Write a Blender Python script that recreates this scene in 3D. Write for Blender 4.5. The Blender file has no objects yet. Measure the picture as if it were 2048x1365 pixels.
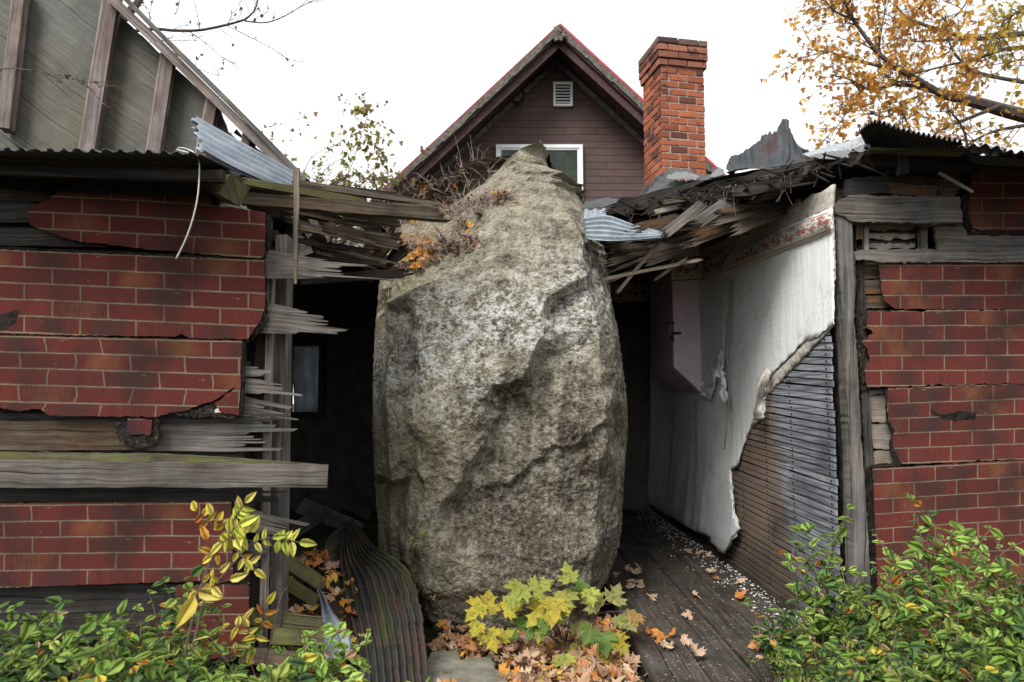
import bpy, bmesh, math, random
import numpy as np
from mathutils import Vector, Matrix
from mathutils.bvhtree import BVHTree
R=random.Random(7)
S=bpy.context.scene; C=S.collection
rad=math.radians
# ---------------- camera, world, sun, exposure ----------------
F=1365.0; H=1.4; PITCH=rad(5)
cd=bpy.data.cameras.new('camera'); cam=bpy.data.objects.new('camera',cd); C.objects.link(cam)
cam.location=(0,0,H); cam.rotation_euler=(rad(90)+PITCH,0,0)
cd.sensor_width=36; cd.lens=24; cd.clip_start=.05; cd.clip_end=800
cd.dof.use_dof=True; cd.dof.focus_distance=4.0; cd.dof.aperture_fstop=3.2
S.camera=cam
S.render.resolution_x=1024; S.render.resolution_y=682
w=bpy.data.worlds.new('World'); S.world=w; w.use_nodes=True
wt=w.node_tree; wt.nodes.clear()
wo=wt.nodes.new('ShaderNodeOutputWorld'); bg=wt.nodes.new('ShaderNodeBackground')
sky=wt.nodes.new('ShaderNodeTexSky'); sky.sky_type='NISHITA'; sky.sun_disc=False
sky.sun_elevation=rad(47); sky.sun_rotation=rad(214); sky.air_density=1.0; sky.dust_density=4.0
hs=wt.nodes.new('ShaderNodeHueSaturation'); hs.inputs['Saturation'].default_value=0.10
# overcast: the clear sky is evened out by a bright cloud layer
mx=wt.nodes.new('ShaderNodeMix'); mx.data_type='RGBA'; mx.inputs[0].default_value=.8
tc=wt.nodes.new('ShaderNodeTexCoord'); nz=wt.nodes.new('ShaderNodeTexNoise'); nz.inputs['Scale'].default_value=2.0; nz.inputs['Detail'].default_value=3
cr=wt.nodes.new('ShaderNodeValToRGB'); cr.color_ramp.elements[0].color=(9.6,9.8,10.3,1); cr.color_ramp.elements[1].color=(10.6,10.6,10.6,1)
cr.color_ramp.elements[0].position=.3; cr.color_ramp.elements[1].position=.7
wt.links.new(tc.outputs['Generated'],nz.inputs['Vector']); wt.links.new(nz.outputs[0],cr.inputs[0])
wt.links.new(sky.outputs[0],hs.inputs['Color']); wt.links.new(hs.outputs[0],mx.inputs[6]); wt.links.new(cr.outputs[0],mx.inputs[7])
wt.links.new(mx.outputs[2],bg.inputs[0]); bg.inputs[1].default_value=.07; wt.links.new(bg.outputs[0],wo.inputs[0])
sl=bpy.data.lights.new('sun','SUN'); sl.energy=2.15; sl.angle=rad(28); sl.color=(1,.97,.92)
so=bpy.data.objects.new('sun',sl); C.objects.link(so); so.rotation_euler=Vector((.42,.62,-.80)).to_track_quat('-Z','Y').to_euler(); so.location=(0,0,20)
S.view_settings.view_transform='Standard'; S.view_settings.look='None'; S.view_settings.exposure=1.08; S.view_settings.gamma=1
try:
    S.cycles.max_bounces=6; S.cycles.transparent_max_bounces=6
except Exception: pass

# ---------------- helpers ----------------
CP,SP=math.cos(PITCH),math.sin(PITCH)
def D(px,py):
    dx=(px-1024)/F; dy=(682.5-py)/F
    return Vector((dx,CP-dy*SP,SP+dy*CP))
O=Vector((0,0,H))
def P(px,py,Y):
    d=D(px,py); return O+d*(Y/d.y)
def G(px,py,z=0.0):
    d=D(px,py); return O+d*((z-H)/d.z)
def PL(off=0):            # left front wall, turned a little away on its right
    def f(px,py):
        iy=1/2.82+(1/3.06-1/2.82)*px/530.0
        return P(px,py,1/iy-off)
    return f
def PR(off=0):
    return lambda px,py: P(px,py,3.76-off)
def PW(off=0):            # wallpapered inner wall on the right, plane almost along the view
    def f(px,py):
        d=D(px,py); t=(1.78-off+.0174*3.8)/(d.x+.0174*d.y); return O+d*t
    return f
WL={}
def wloc(o): return WL.get(o.name,Vector((0,0,0)))
def tag(o,label=None,cat=None,group=None,kind=None):
    if label: o['label']=label
    if cat: o['category']=cat
    if group: o['group']=group
    if kind: o['kind']=kind
    return o
def thing(name,label,cat,loc,group=None):
    o=bpy.data.objects.new(name,None); C.objects.link(o); o.empty_display_size=.1
    o.location=loc; WL[o.name]=Vector(loc); return tag(o,label,cat,group)
class MB:
    def __init__(s): s.V=[];s.F=[];s.UV=[];s.C=[];s.M=[]
    def face(s,idx,uv=None,col=(1,1,1),mi=0):
        s.F.append(tuple(idx)); s.UV.append(uv or [(0,0)]*len(idx)); s.C.append(col); s.M.append(mi)
    def v(s,p): s.V.append(Vector(p)); return len(s.V)-1
    def poly(s,pts,uv=None,col=(1,1,1),mi=0):
        b=len(s.V); s.V+= [Vector(p) for p in pts]; s.face(range(b,b+len(pts)),uv,col,mi)
    def box(s,c,sx,sy,sz,rot=None,col=(1,1,1),mi=0,jit=0):
        q=[]
        for dx,dy,dz in ((-1,-1,-1),(1,-1,-1),(1,1,-1),(-1,1,-1),(-1,-1,1),(1,-1,1),(1,1,1),(-1,1,1)):
            p=Vector((dx*sx/2,dy*sy/2,dz*sz/2))
            if jit: p+=Vector((R.uniform(-jit,jit),R.uniform(-jit,jit),R.uniform(-jit,jit)))
            if rot: p=rot@p
            q.append(s.v(Vector(c)+p))
        o=R.random()*9
        for fa,ax in (((0,1,5,4),0),((1,2,6,5),1),((2,3,7,6),0),((3,0,4,7),1),((4,5,6,7),2),((3,2,1,0),2)):
            a,b=((sx,sz),(sy,sz),(sx,sy))[ax]
            s.face([q[i] for i in fa],[(o,o),(o+a,o),(o+a,o+b),(o,o+b)],col,mi)
    def build(s,name,mats,parent=None,smooth=False,label=None,cat=None,group=None,kind=None,origin=None,recalc=True,sol=0,bev=0):
        if parent is not None: org=wloc(parent)
        elif origin is not None: org=Vector(origin)
        else:
            xs=[p.x for p in s.V]; ys=[p.y for p in s.V]; zs=[p.z for p in s.V]
            org=Vector(((min(xs)+max(xs))/2,(min(ys)+max(ys))/2,min(zs)))
            if kind=='structure': org=Vector((0,0,0))
        me=bpy.data.meshes.new(name); me.from_pydata([p-org for p in s.V],[],s.F)
        me.uv_layers.new(name='UVMap'); me.color_attributes.new('Col','FLOAT_COLOR','CORNER'); uvl=me.uv_layers[0]; ca=me.color_attributes[0]
        uvf=[];cf=[]
        for u,c in zip(s.UV,s.C):
            for k in u: uvf+=[k[0],k[1]]; cf+=[c[0],c[1],c[2],1]
        uvl.data.foreach_set('uv',uvf); ca.data.foreach_set('color',cf)
        me.polygons.foreach_set('material_index',s.M)
        if smooth: me.polygons.foreach_set('use_smooth',[True]*len(s.F))
        if not isinstance(mats,(list,tuple)): mats=[mats]
        for m in mats: me.materials.append(m)
        if recalc:
            bm=bmesh.new(); bm.from_mesh(me); bmesh.ops.recalc_face_normals(bm,faces=bm.faces); bm.to_mesh(me); bm.free()
        me.update()
        o=bpy.data.objects.new(name,me); C.objects.link(o)
        if parent is not None: o.parent=parent; WL[o.name]=org
        else: o.location=org; WL[o.name]=org.copy()
        if sol:
            m=o.modifiers.new('solid','SOLIDIFY'); m.thickness=sol; m.offset=0
        if bev:
            m=o.modifiers.new('bev','BEVEL'); m.width=bev; m.segments=2; m.limit_method='ANGLE'; m.angle_limit=rad(40)
        return tag(o,label,cat,group,kind)
def extr(mb,pts,uv,th,col=(1,1,1),mi=0,smi=None):
    n=len(pts); b=len(mb.V); th=Vector(th)
    mb.V+=[Vector(p) for p in pts]+[Vector(p)+th for p in pts]
    mb.face(range(b,b+n),uv,col,mi); mb.face(range(b+2*n-1,b+n-1,-1),uv[::-1],col,mi if smi is None else smi)
    for i in range(n):
        j=(i+1)%n; t=th.length
        mb.face((b+i,b+n+i,b+n+j,b+j),[uv[i],(uv[i][0]+t,uv[i][1]+t),(uv[j][0]+t,uv[j][1]+t),uv[j]],col,mi if smi is None else smi)
def jagp(poly,amp,step=8,seed=1,skip=lambda p:False):
    r=random.Random(seed); out=[]
    n=len(poly)
    for i in range(n):
        a=poly[i]; b=poly[(i+1)%n]; L=math.hypot(b[0]-a[0],b[1]-a[1]); k=max(1,int(L/step))
        nx,ny=-(b[1]-a[1])/max(L,1e-6),(b[0]-a[0])/max(L,1e-6)
        sk=skip(a) and skip(b)
        for j in range(k):
            t=j/k; q=0 if sk else r.gauss(0,amp)*(.4 if j==0 else 1)
            out.append((a[0]+(b[0]-a[0])*t+nx*q,a[1]+(b[1]-a[1])*t+ny*q))
    return out
def pslab(name,poly,plane,th,mat,parent,slope=0.0,org=(0,0),k=.0022,jag=0,step=8,seed=1,dirn=(0,1,0),rot90=False,**kw):
    "slab traced on a wall plane, with real thickness; UVs in metres following the slope"
    q=jagp(poly,jag,step,seed) if jag else poly
    pts=[plane(x,y) for x,y in q]
    uv=[((x-org[0])*k,(-(y-org[1])+(x-org[0])*slope)*k) for x,y in q]
    if rot90: uv=[(b,a) for a,b in uv]
    mb=MB(); extr(mb,pts,uv,Vector(dirn)*th,smi=1 if isinstance(mat,(list,tuple)) and len(mat)>1 else None)
    return mb.build(name,mat,parent,**kw)
def board(mb,a,b,w0,w1,t,roll=0,s0=0,s1=0,ns=5,wob=0,nrm=None,mi=0):
    a=Vector(a);b=Vector(b); ax=(b-a); L=ax.length; ax.normalize()
    n=Vector(nrm) if nrm else Vector((0,-1,.0))
    n=n-ax*n.dot(ax)
    if n.length<.15: n=Vector((0,0,1)); n=n-ax*n.dot(ax)
    n.normalize()
    if roll: n=Matrix.Rotation(roll,3,ax)@n
    wd=n.cross(ax); wd.normalize()
    if wd.z<0: wd=-wd
    top=[];bot=[]
    K=max(3,int(L/.09)) if wob else 1
    for i in range(K+1):
        f=i/K; ww=w0+(w1-w0)*f
        top.append((f*L,ww/2+(R.gauss(0,wob) if 0<i<K else 0))); bot.append((f*L,-ww/2+(R.gauss(0,wob) if 0<i<K else 0)))
    out=list(top)
    if s1:
        e=[]; 
        def ends(n_,w_,s_):
            ws=[R.uniform(.5,1.6) for _ in range(n_)]; tt=sum(ws); y=w_/2; o=[]; big=R.randrange(n_)
            for i in range(n_):
                h=ws[i]/tt*w_; tip=s_*(1 if i==big else R.uniform(-.5,.75)); k1=R.uniform(.05,.3); k2=R.uniform(.1,.35)
                o.append((tip-s_*R.uniform(0,.35),y-h*k1)); o.append((tip,y-h*(k1+.1))); o.append((tip-s_*R.uniform(0,.12),y-h*(1-k2)))
                if i<n_-1: o.append((tip-s_*R.uniform(.35,1.3),y-h))
                y-=h
            return o
        e=[(L+a_,b_) for a_,b_ in ends(ns,w1,s1)]
        out=out[:-1]+[(L-s1*.7,w1/2)]+e+[(L-s1*.7,-w1/2)]+bot[::-1][1:]
    else: out=out+bot[::-1]
    if s0:
        e=[]
        for i in range(ns):
            y0=-w0/2+w0*i/ns; y1=-w0/2+w0*(i+1)/ns
            e.append((-R.uniform(.15,1)*s0,(y0+y1)/2))
            if i<ns-1: e.append((R.uniform(.1,.8)*s0,y1))
        out=out[1:-1]; out=[(s0*.2,w0/2)]+out+[(s0*.2,-w0/2)]+e
    ou,ov=R.uniform(0,20),R.uniform(0,20)
    extr(mb,[a+ax*x+wd*y for x,y in out],[(x+ou,y+ov) for x,y in out],-n*t,mi=mi)
def B(name,mat,parent,a,b,w0,w1=None,t=.02,label=None,cat=None,group=None,**kw):
    mb=MB(); board(mb,a,b,w0,w0 if w1 is None else w1,t,**kw)
    return mb.build(name,mat,parent,label=label,cat=cat,group=group)
def tube(mb,pts,r0,r1,sd=5,col=(1,1,1),mi=0):
    n=len(pts); pts=[Vector(p) for p in pts]; rings=[]
    u=0; us=[]
    for i,p in enumerate(pts):
        t=(pts[min(i+1,n-1)]-pts[max(i-1,0)]).normalized()
        a=t.orthogonal().normalized() if i==0 else (a-t*a.dot(t)).normalized()
        b=t.cross(a); r=r0+(r1-r0)*i/(n-1)
        rings.append([mb.v(p+(a*math.cos(6.2832*j/sd)+b*math.sin(6.2832*j/sd))*r) for j in range(sd)])
        if i: u+=(p-pts[i-1]).length
        us.append(u)
    for i in range(n-1):
        for j in range(sd):
            k=(j+1)%sd
            mb.face((rings[i][j],rings[i][k],rings[i+1][k],rings[i+1][j]),[(us[i],j*.02),(us[i],j*.02+.02),(us[i+1],j*.02+.02),(us[i+1],j*.02)],col,mi)
    mb.face(rings[0][::-1],None,col,mi); mb.face(rings[-1],None,col,mi)
def smooth_pts(pts,k=4):
    pts=[Vector(p) for p in pts]; out=[]
    for i in range(len(pts)-1):
        p0=pts[max(i-1,0)];p1=pts[i];p2=pts[i+1];p3=pts[min(i+2,len(pts)-1)]
        for j in range(k):
            t=j/k; out.append(.5*((2*p1)+(p2-p0)*t+(2*p0-5*p1+4*p2-p3)*t*t+(3*p1-p0-3*p2+p3)*t**3))
    return out+[pts[-1]]
def resamp(pts,n):
    pts=smooth_pts(pts,6); L=[0]
    for i in range(1,len(pts)): L.append(L[-1]+(pts[i]-pts[i-1]).length)
    out=[];k=0
    for i in range(n+1):
        s=L[-1]*i/n
        while k<len(L)-2 and L[k+1]<s: k+=1
        f=(s-L[k])/max(L[k+1]-L[k],1e-9); out.append(pts[k].lerp(pts[k+1],min(1,f)))
    return out
def loft(mb,A,Bp,nu,nv,waves=0,amp=0,across='v',crumple=0,ragA=0,ragB=0,ragU=0,bow=0):
    "sheet between two edge curves; corrugation waves run across u or v"
    A=resamp(A,nu);Bq=resamp(Bp,nu); g=[]
    rr=random.Random(int(abs(A[0].x)*1000)+nu)
    ra=[rr.uniform(-1,1)*ragA for _ in range(nu+1)]; rb=[rr.uniform(-1,1)*ragB for _ in range(nu+1)]
    r0=[rr.uniform(-1,1)*ragU for _ in range(nv+1)]
    W=sum((A[i]-Bq[i]).length for i in range(nu+1))/(nu+1)
    for i in range(nu+1):
        row=[]
        tu=(A[min(i+1,nu)]-A[max(i-1,0)])+(Bq[min(i+1,nu)]-Bq[max(i-1,0)])
        tv=(Bq[i]-A[i]); n=tu.cross(tv)
        n=n.normalized() if n.length>1e-8 else Vector((0,-1,0))
        if n.y>0: n=-n
        for j in range(nv+1):
            v=j/nv; vv=v+ra[i]*(1-v)+rb[i]*v; p=A[i].lerp(Bq[i],vv)
            ph=(v if across=='v' else i/nu)*waves*6.2832
            p=p+n*(amp*math.sin(ph)+bow*math.sin(v*math.pi)) if (waves or bow) else p
            if crumple:
                p=p+n*(crumple*(math.sin(p.x*9+p.z*5)+math.sin(p.x*17-p.z*13+1.3)*.6+math.sin(p.y*11+p.x*4)*.5))
            if i==nu or i==0: p=p+tu.normalized()*r0[j]
            row.append(mb.v(p))
        g.append(row)
    LU=sum((A[i+1]-A[i]).length for i in range(nu))
    for i in range(nu):
        for j in range(nv):
            q=lambda a,b:(a/nu*LU,b/nv*W)
            mb.face((g[i][j],g[i+1][j],g[i+1][j+1],g[i][j+1]),[q(i,j),q(i+1,j),q(i+1,j+1),q(i,j+1)])
# leaves
HALF=[(0,0),(.16,-.07),(.43,-.03),(.36,.08),(.64,.2),(.5,.27),(.62,.5),(.4,.42),(.25,.37),(.27,.6),(.4,.78),(.22,.76),(.12,.92),(0,1.12)]
HALFS=[(0,0),(.4,0),(.34,.14),(.62,.42),(.26,.38),(.3,.72),(0,1.1)]
def basis(n,up):
    n=Vector(n).normalized(); u=Vector(up)-n*Vector(up).dot(n)
    if u.length<1e-4: u=n.orthogonal()
    u.normalize(); return u.cross(n),u,n
def mleaf(mb,c,n,up,s,col,curl=.2,simple=False,mi=0):
    X,Y_,N=basis(n,up); h=HALFS if simple else HALF; b=len(mb.V)
    pts=h+[(-x,y) for x,y in h[-2:0:-1]]
    cu=R.uniform(-.5,1)*curl; cv=R.uniform(-.3,1)*curl; tw=R.uniform(-1,1)*curl*.5
    def q(x,y):
        z=cu*abs(x)**1.3*1.6+cv*(y-.4)**2*1.2+tw*x*y+ (R.uniform(-.05,.05) if not simple else 0)*curl*3
        return Vector(c)+(X*x+Y_*y+N*z)*s
    cc=mb.v(q(0,.35))
    idx=[mb.v(q(x,y)) for x,y in pts]
    for i in range(len(idx)):
        j=(i+1)%len(idx); a=pts[i];d=pts[j]
        mb.face((cc,idx[i],idx[j]),[(0,.35),a,d],col,mi)
def oleaf(mb,c,d,n,L,W,col,fold=.25,droop=.15,mi=0):
    d=Vector(d).normalized(); X,Y_,N=basis(n,d)
    def q(x,y): return Vector(c)+X*(x*W)+Y_*(y*L)+N*(abs(x)*fold*W-droop*L*y*y)
    m=[mb.v(q(0,t)) for t in (0,.35,.7,1)]
    for sg in (1,-1):
        e=[mb.v(q(sg*.36,.14)),mb.v(q(sg*.5,.42)),mb.v(q(sg*.3,.76))]
        mb.face((m[0],e[0],e[1],m[1]),[(0,0),(sg*.36,.14),(sg*.5,.42),(0,.35)],col,mi)
        mb.face((m[1],e[1],e[2],m[2]),[(0,.35),(sg*.5,.42),(sg*.3,.76),(0,.7)],col,mi)
        mb.face((m[2],e[2],m[3]),[(0,.7),(sg*.3,.76),(0,1)],col,mi)
# numpy gradient noise
_rs=np.random.RandomState(3); _perm=np.tile(_rs.permutation(256),4); _g=_rs.normal(size=(256,3)); _g/=np.linalg.norm(_g,axis=1)[:,None]
def pn(p):
    i=np.floor(p).astype(int); f=p-i; u=f*f*f*(f*(f*6-15)+10); r=0
    for dx in (0,1):
        for dy in (0,1):
            for dz in (0,1):
                h=_perm[(_perm[(_perm[(i[:,0]+dx)&255]+i[:,1]+dy)&255]+i[:,2]+dz)&255]
                g=_g[h]; d=(g*(f-np.array([dx,dy,dz]))).sum(1)
                w=(u[:,0] if dx else 1-u[:,0])*(u[:,1] if dy else 1-u[:,1])*(u[:,2] if dz else 1-u[:,2]); r=r+w*d
    return r*1.6
def fbm(p,o=4,g=.5,ridge=False):
    a=1;s=0;t=0
    for k in range(o):
        n=pn(p*(2**k)+k*17.3); n=1-2*np.abs(n) if ridge else n
        s=s+a*n; t+=a; a*=g
    return s/t

# ---------------- materials ----------------
class NT:
    def __init__(s,name):
        s.m=bpy.data.materials.new(name); s.m.use_nodes=True; s.t=s.m.node_tree; s.b=s.t.nodes['Principled BSDF']; s.out=s.t.nodes['Material Output']
    def n(s,typ,ins=None,**pr):
        x=s.t.nodes.new('ShaderNode'+typ)
        for k,v in pr.items(): setattr(x,k,v)
        for k,v in (ins or {}).items(): s.set(x.inputs[k],v)
        return x
    def set(s,sock,v):
        if isinstance(v,bpy.types.NodeSocket): s.t.links.new(v,sock)
        elif isinstance(v,bpy.types.Node): s.t.links.new(v.outputs[0],sock)
        else:
            if isinstance(v,(tuple,list)) and len(v)==3 and sock.type=='RGBA': v=(*v,1)
            sock.default_value=v
    def mth(s,op,a,b=None,c=None,clamp=False):
        x=s.n('Math',operation=op); x.use_clamp=clamp; s.set(x.inputs[0],a)
        if b is not None: s.set(x.inputs[1],b)
        if c is not None: s.set(x.inputs[2],c)
        return x.outputs[0]
    def uv(s): return s.n('TexCoord').outputs['UV']
    def obj(s): return s.n('TexCoord').outputs['Object']
    def map(s,v,sc=(1,1,1),loc=(0,0,0),rot=(0,0,0)): return s.n('Mapping',{0:v,1:loc,2:rot,3:sc}).outputs[0]
    def noise(s,v,sc=1,det=4,ro=.55,dist=0): return s.n('TexNoise',{'Vector':v,'Scale':sc,'Detail':det,'Roughness':ro,'Distortion':dist}).outputs[0]
    def ramp(s,f,st,interp='LINEAR'):
        x=s.n('ValToRGB',{0:f}); e=x.color_ramp; e.interpolation=interp
        while len(e.elements)<len(st): e.elements.new(.5)
        for q,(p,c) in zip(e.elements,st):
            q.position=p; q.color=(c,c,c,1) if not isinstance(c,(tuple,list)) else (*c,1)
        return x.outputs[0]
    def mix(s,f,a,b,bl='MIX'):
        x=s.n('Mix',data_type='RGBA',blend_type=bl); s.set(x.inputs[0],f); s.set(x.inputs[6],a); s.set(x.inputs[7],b); return x.outputs[2]
    def bump(s,h,st=.5,d=.01,nrm=None):
        x=s.n('Bump',{'Height':h,'Strength':st,'Distance':d})
        if nrm is not None: s.set(x.inputs['Normal'],nrm)
        return x.outputs[0]
    def done(s,col=None,rough=.8,nrm=None,metal=0,spec=.3,**kw):
        if col is not None: s.set(s.b.inputs['Base Color'],col)
        s.set(s.b.inputs['Roughness'],rough); s.set(s.b.inputs['Metallic'],metal); s.set(s.b.inputs['Specular IOR Level'],spec)
        if nrm is not None: s.set(s.b.inputs['Normal'],nrm)
        for k,v in kw.items(): s.set(s.b.inputs[k],v)
        return s.m
def wood(name,dark,mid,light,moss=0,mosscol=(.09,.10,.03),rust=0,scale=1,whirl=0):
    s=NT(name); u=s.uv()
    wv=s.noise(u,2.2*scale,3); 
    u2=s.n('VectorMath',{0:u,1:s.n('CombineXYZ',{1:s.mth('MULTIPLY',wv,.05 if not whirl else whirl)}).outputs[0]},operation='ADD').outputs[0]
    g1=s.noise(s.map(u2,(1.6*scale,55*scale,1)),1,4,.6); g2=s.noise(s.map(u2,(9*scale,260*scale,1)),1,3,.6)
    bl=s.noise(u,3.5*scale,4,.6); 
    f=s.mth('ADD',s.mth('MULTIPLY',g1,.62),s.mth('MULTIPLY',g2,.38))
    c=s.ramp(f,[(.30,dark),(.46,mid),(.66,light)])
    c=s.mix(s.ramp(bl,[(.34,.65),(.6,0)]),c,tuple(x*.7 for x in dark))
    c=s.mix(s.ramp(s.noise(u,1.7*scale,3),[(.42,0),(.62,.8)]),c,s.mix(1.0,c,(.95,.84,.70),'MULTIPLY'))
    ck=s.noise(s.map(u2,(.8*scale,120*scale,1)),1,2,.5)
    crk=s.ramp(ck,[(.31,1),(.37,0)])
    c=s.mix(crk,c,tuple(x*.2 for x in dark))
    if moss:
        mn=s.noise(u,5*scale,5,.7); c=s.mix(s.ramp(mn,[(.62-moss*.25,0),(.78-moss*.25,.75)]),c,mosscol)
    if rust:
        mn=s.noise(s.map(u,(3,9,1)),1,4,.6); c=s.mix(s.ramp(mn,[(.66-rust*.25,0),(.8-rust*.25,.8)]),c,(.16,.075,.03))
    h=s.mth('SUBTRACT',f,s.mth('MULTIPLY',crk,.6))
    return s.done(c,.85,s.bump(h,.9,.006),spec=.2)
M={}
M['grey']=wood('weathered_grey_wood',(.035,.034,.034),(.115,.11,.105),(.25,.235,.22))
M['greyd']=wood('dark_weathered_wood',(.012,.012,.013),(.045,.043,.042),(.10,.098,.095),moss=.1,mosscol=(.05,.055,.03))
M['pale']=wood('pale_weathered_wood',(.10,.09,.08),(.25,.225,.20),(.42,.39,.36))
M['mossy']=wood('mossy_wood',(.03,.028,.018),(.10,.09,.055),(.2,.18,.12),moss=.75,mosscol=(.11,.12,.035))
M['brown']=wood('rotting_brown_wood',(.016,.011,.008),(.075,.055,.04),(.17,.135,.10),rust=.5)
M['lathw']=wood('split_lath_wood',(.03,.025,.02),(.12,.098,.078),(.26,.22,.18))
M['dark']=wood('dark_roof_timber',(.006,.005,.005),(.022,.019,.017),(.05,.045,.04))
M['stud']=wood('pinkish_stud_wood',(.10,.085,.08),(.22,.185,.18),(.36,.32,.31))
M['ply']=wood('weathered_plywood',(.085,.087,.075),(.125,.128,.115),(.18,.185,.18),moss=.2,mosscol=(.10,.095,.06),scale=.9,whirl=.10)
M['deck']=wood('dark_deck_board',(.02,.017,.015),(.062,.053,.046),(.125,.11,.095),moss=.2,mosscol=(.03,.038,.018))
def insul(name,bw,bh,seed=0):
    s=NT(name); u=s.uv(); sp=s.n('SeparateXYZ',{0:u}); wob=s.mth('MULTIPLY',s.mth('SUBTRACT',s.noise(u,7,2),.5),.006)
    X=s.mth('DIVIDE',s.mth('ADD',sp.outputs[0],wob),bw); Y_=s.mth('DIVIDE',s.mth('ADD',sp.outputs[1],wob),bh)
    row=s.mth('FLOOR',Y_); par=s.mth('MODULO',s.mth('ADD',row,400),2.0)
    xs=s.mth('ADD',X,s.mth('ADD',s.mth('MULTIPLY',par,.5),100)); col=s.mth('FLOOR',xs)
    fx=s.mth('FRACT',xs); fy=s.mth('FRACT',s.mth('ADD',Y_,400))
    ex=s.mth('MULTIPLY',s.mth('MINIMUM',fx,s.mth('SUBTRACT',1,fx)),bw); ey=s.mth('MULTIPLY',s.mth('MINIMUM',fy,s.mth('SUBTRACT',1,fy)),bh)
    e=s.mth('MINIMUM',ex,ey)
    fine=s.noise(u,420,2,.7); 
    mor=s.ramp(s.mth('ADD',e,s.mth('MULTIPLY',s.mth('SUBTRACT',fine,.5),.0022)),[(.0026,1),(.0042,0)])
    wn=s.n('TexWhiteNoise',{0:s.n('CombineXYZ',{0:col,1:row,2:seed+.5}).outputs[0]},noise_dimensions='3D')
    r=wn.outputs[0]; r2=s.n('TexWhiteNoise',{0:s.n('CombineXYZ',{0:col,1:row,2:seed+7.5}).outputs[0]},noise_dimensions='3D').outputs[0]
    cx=s.mth('ABSOLUTE',s.mth('SUBTRACT',fx,.5)); 
    cent=s.ramp(s.mth('ADD',cx,s.mth('MULTIPLY',s.mth('SUBTRACT',s.noise(u,14,3),.5),.5)),[(.12,1),(.42,0)])
    red=s.mix(s.mth('ADD',s.mth('MULTIPLY',s.noise(u,60,3,.7),.45),s.mth('MULTIPLY',r2,.5)),(.048,.011,.010),(.158,.029,.024))
    c=s.mix(s.mth('MULTIPLY',s.mth('GREATER_THAN',r,.72),s.mth('MULTIPLY',cent,.55)),red,(.17,.075,.03))
    c=s.mix(s.mth('MULTIPLY',s.mth('LESS_THAN',r,.24),s.mth('MULTIPLY',cent,.75)),c,(.035,.02,.02))
    rib=s.mth('MULTIPLY',s.mth('GREATER_THAN',r2,.74),s.ramp(s.mth('SINE',s.mth('MULTIPLY',sp.outputs[0],6.2832/.0105)),[(.25,0),(.6,1)]))
    rib=s.mth('MULTIPLY',rib,s.ramp(s.noise(s.map(u,(100,12,1)),1,2),[(.35,.2),(.6,1)]))
    c=s.mix(s.mth('MULTIPLY',rib,.72),c,(.03,.014,.014))
    # grit, dark weathering, scuffs and lichen
    c=s.mix(s.ramp(fine,[(.5,0),(.78,.5)]),c,(.34,.16,.12)); c=s.mix(s.ramp(fine,[(.26,.7),(.44,0)]),c,(.03,.012,.012))
    c=s.mix(s.mth('MULTIPLY',mor,.88),c,s.mix(s.noise(u,30,3),(.18,.155,.10),(.34,.30,.20)))
    edge=s.ramp(e,[(.004,.35),(.012,0)]); c=s.mix(s.mth('MULTIPLY',edge,s.mth('SUBTRACT',1,mor)),c,(.05,.02,.018))
    c=s.mix(s.ramp(s.noise(u,2.6,5,.65),[(.48,0),(.70,.8)]),c,(.028,.02,.018))
    c=s.mix(s.ramp(s.noise(s.map(u,(7,22,1)),1,5,.7),[(.66,0),(.72,.7)]),c,(.22,.19,.18))
    c=s.mix(s.ramp(s.noise(u,46,2,.5,.5),[(.765,0),(.785,.9)]),c,(.012,.01,.01))
    h=s.mth('ADD',s.mth('MULTIPLY',fine,.5),s.mth('ADD',s.mth('MULTIPLY',mor,-.7),s.mth('MULTIPLY',rib,-.8)))
    return s.done(c,.95,s.bump(h,.55,.003),spec=.12)
M['insL']=insul('asphalt_brick_siding',.242,.0705,1); M['insR']=insul('asphalt_brick_siding_far',.232,.0822,4)
def fibre():
    s=NT('torn_felt_edge'); u=s.obj(); n=s.noise(u,60,4,.7)
    return s.done(s.ramp(n,[(.35,(.008,.007,.007)),(.55,(.03,.024,.02)),(.75,(.12,.10,.085))]),.95,s.bump(n,1,.01),spec=.1)
M['felt']=fibre()
def blk():
    s=NT('black_tar_paper'); u=s.obj(); n=s.noise(u,25,5,.7)
    return s.done(s.ramp(n,[(.4,(.006,.005,.005)),(.7,(.04,.03,.024))]),.9,s.bump(n,1,.01),spec=.15)
M['tar']=blk()
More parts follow.
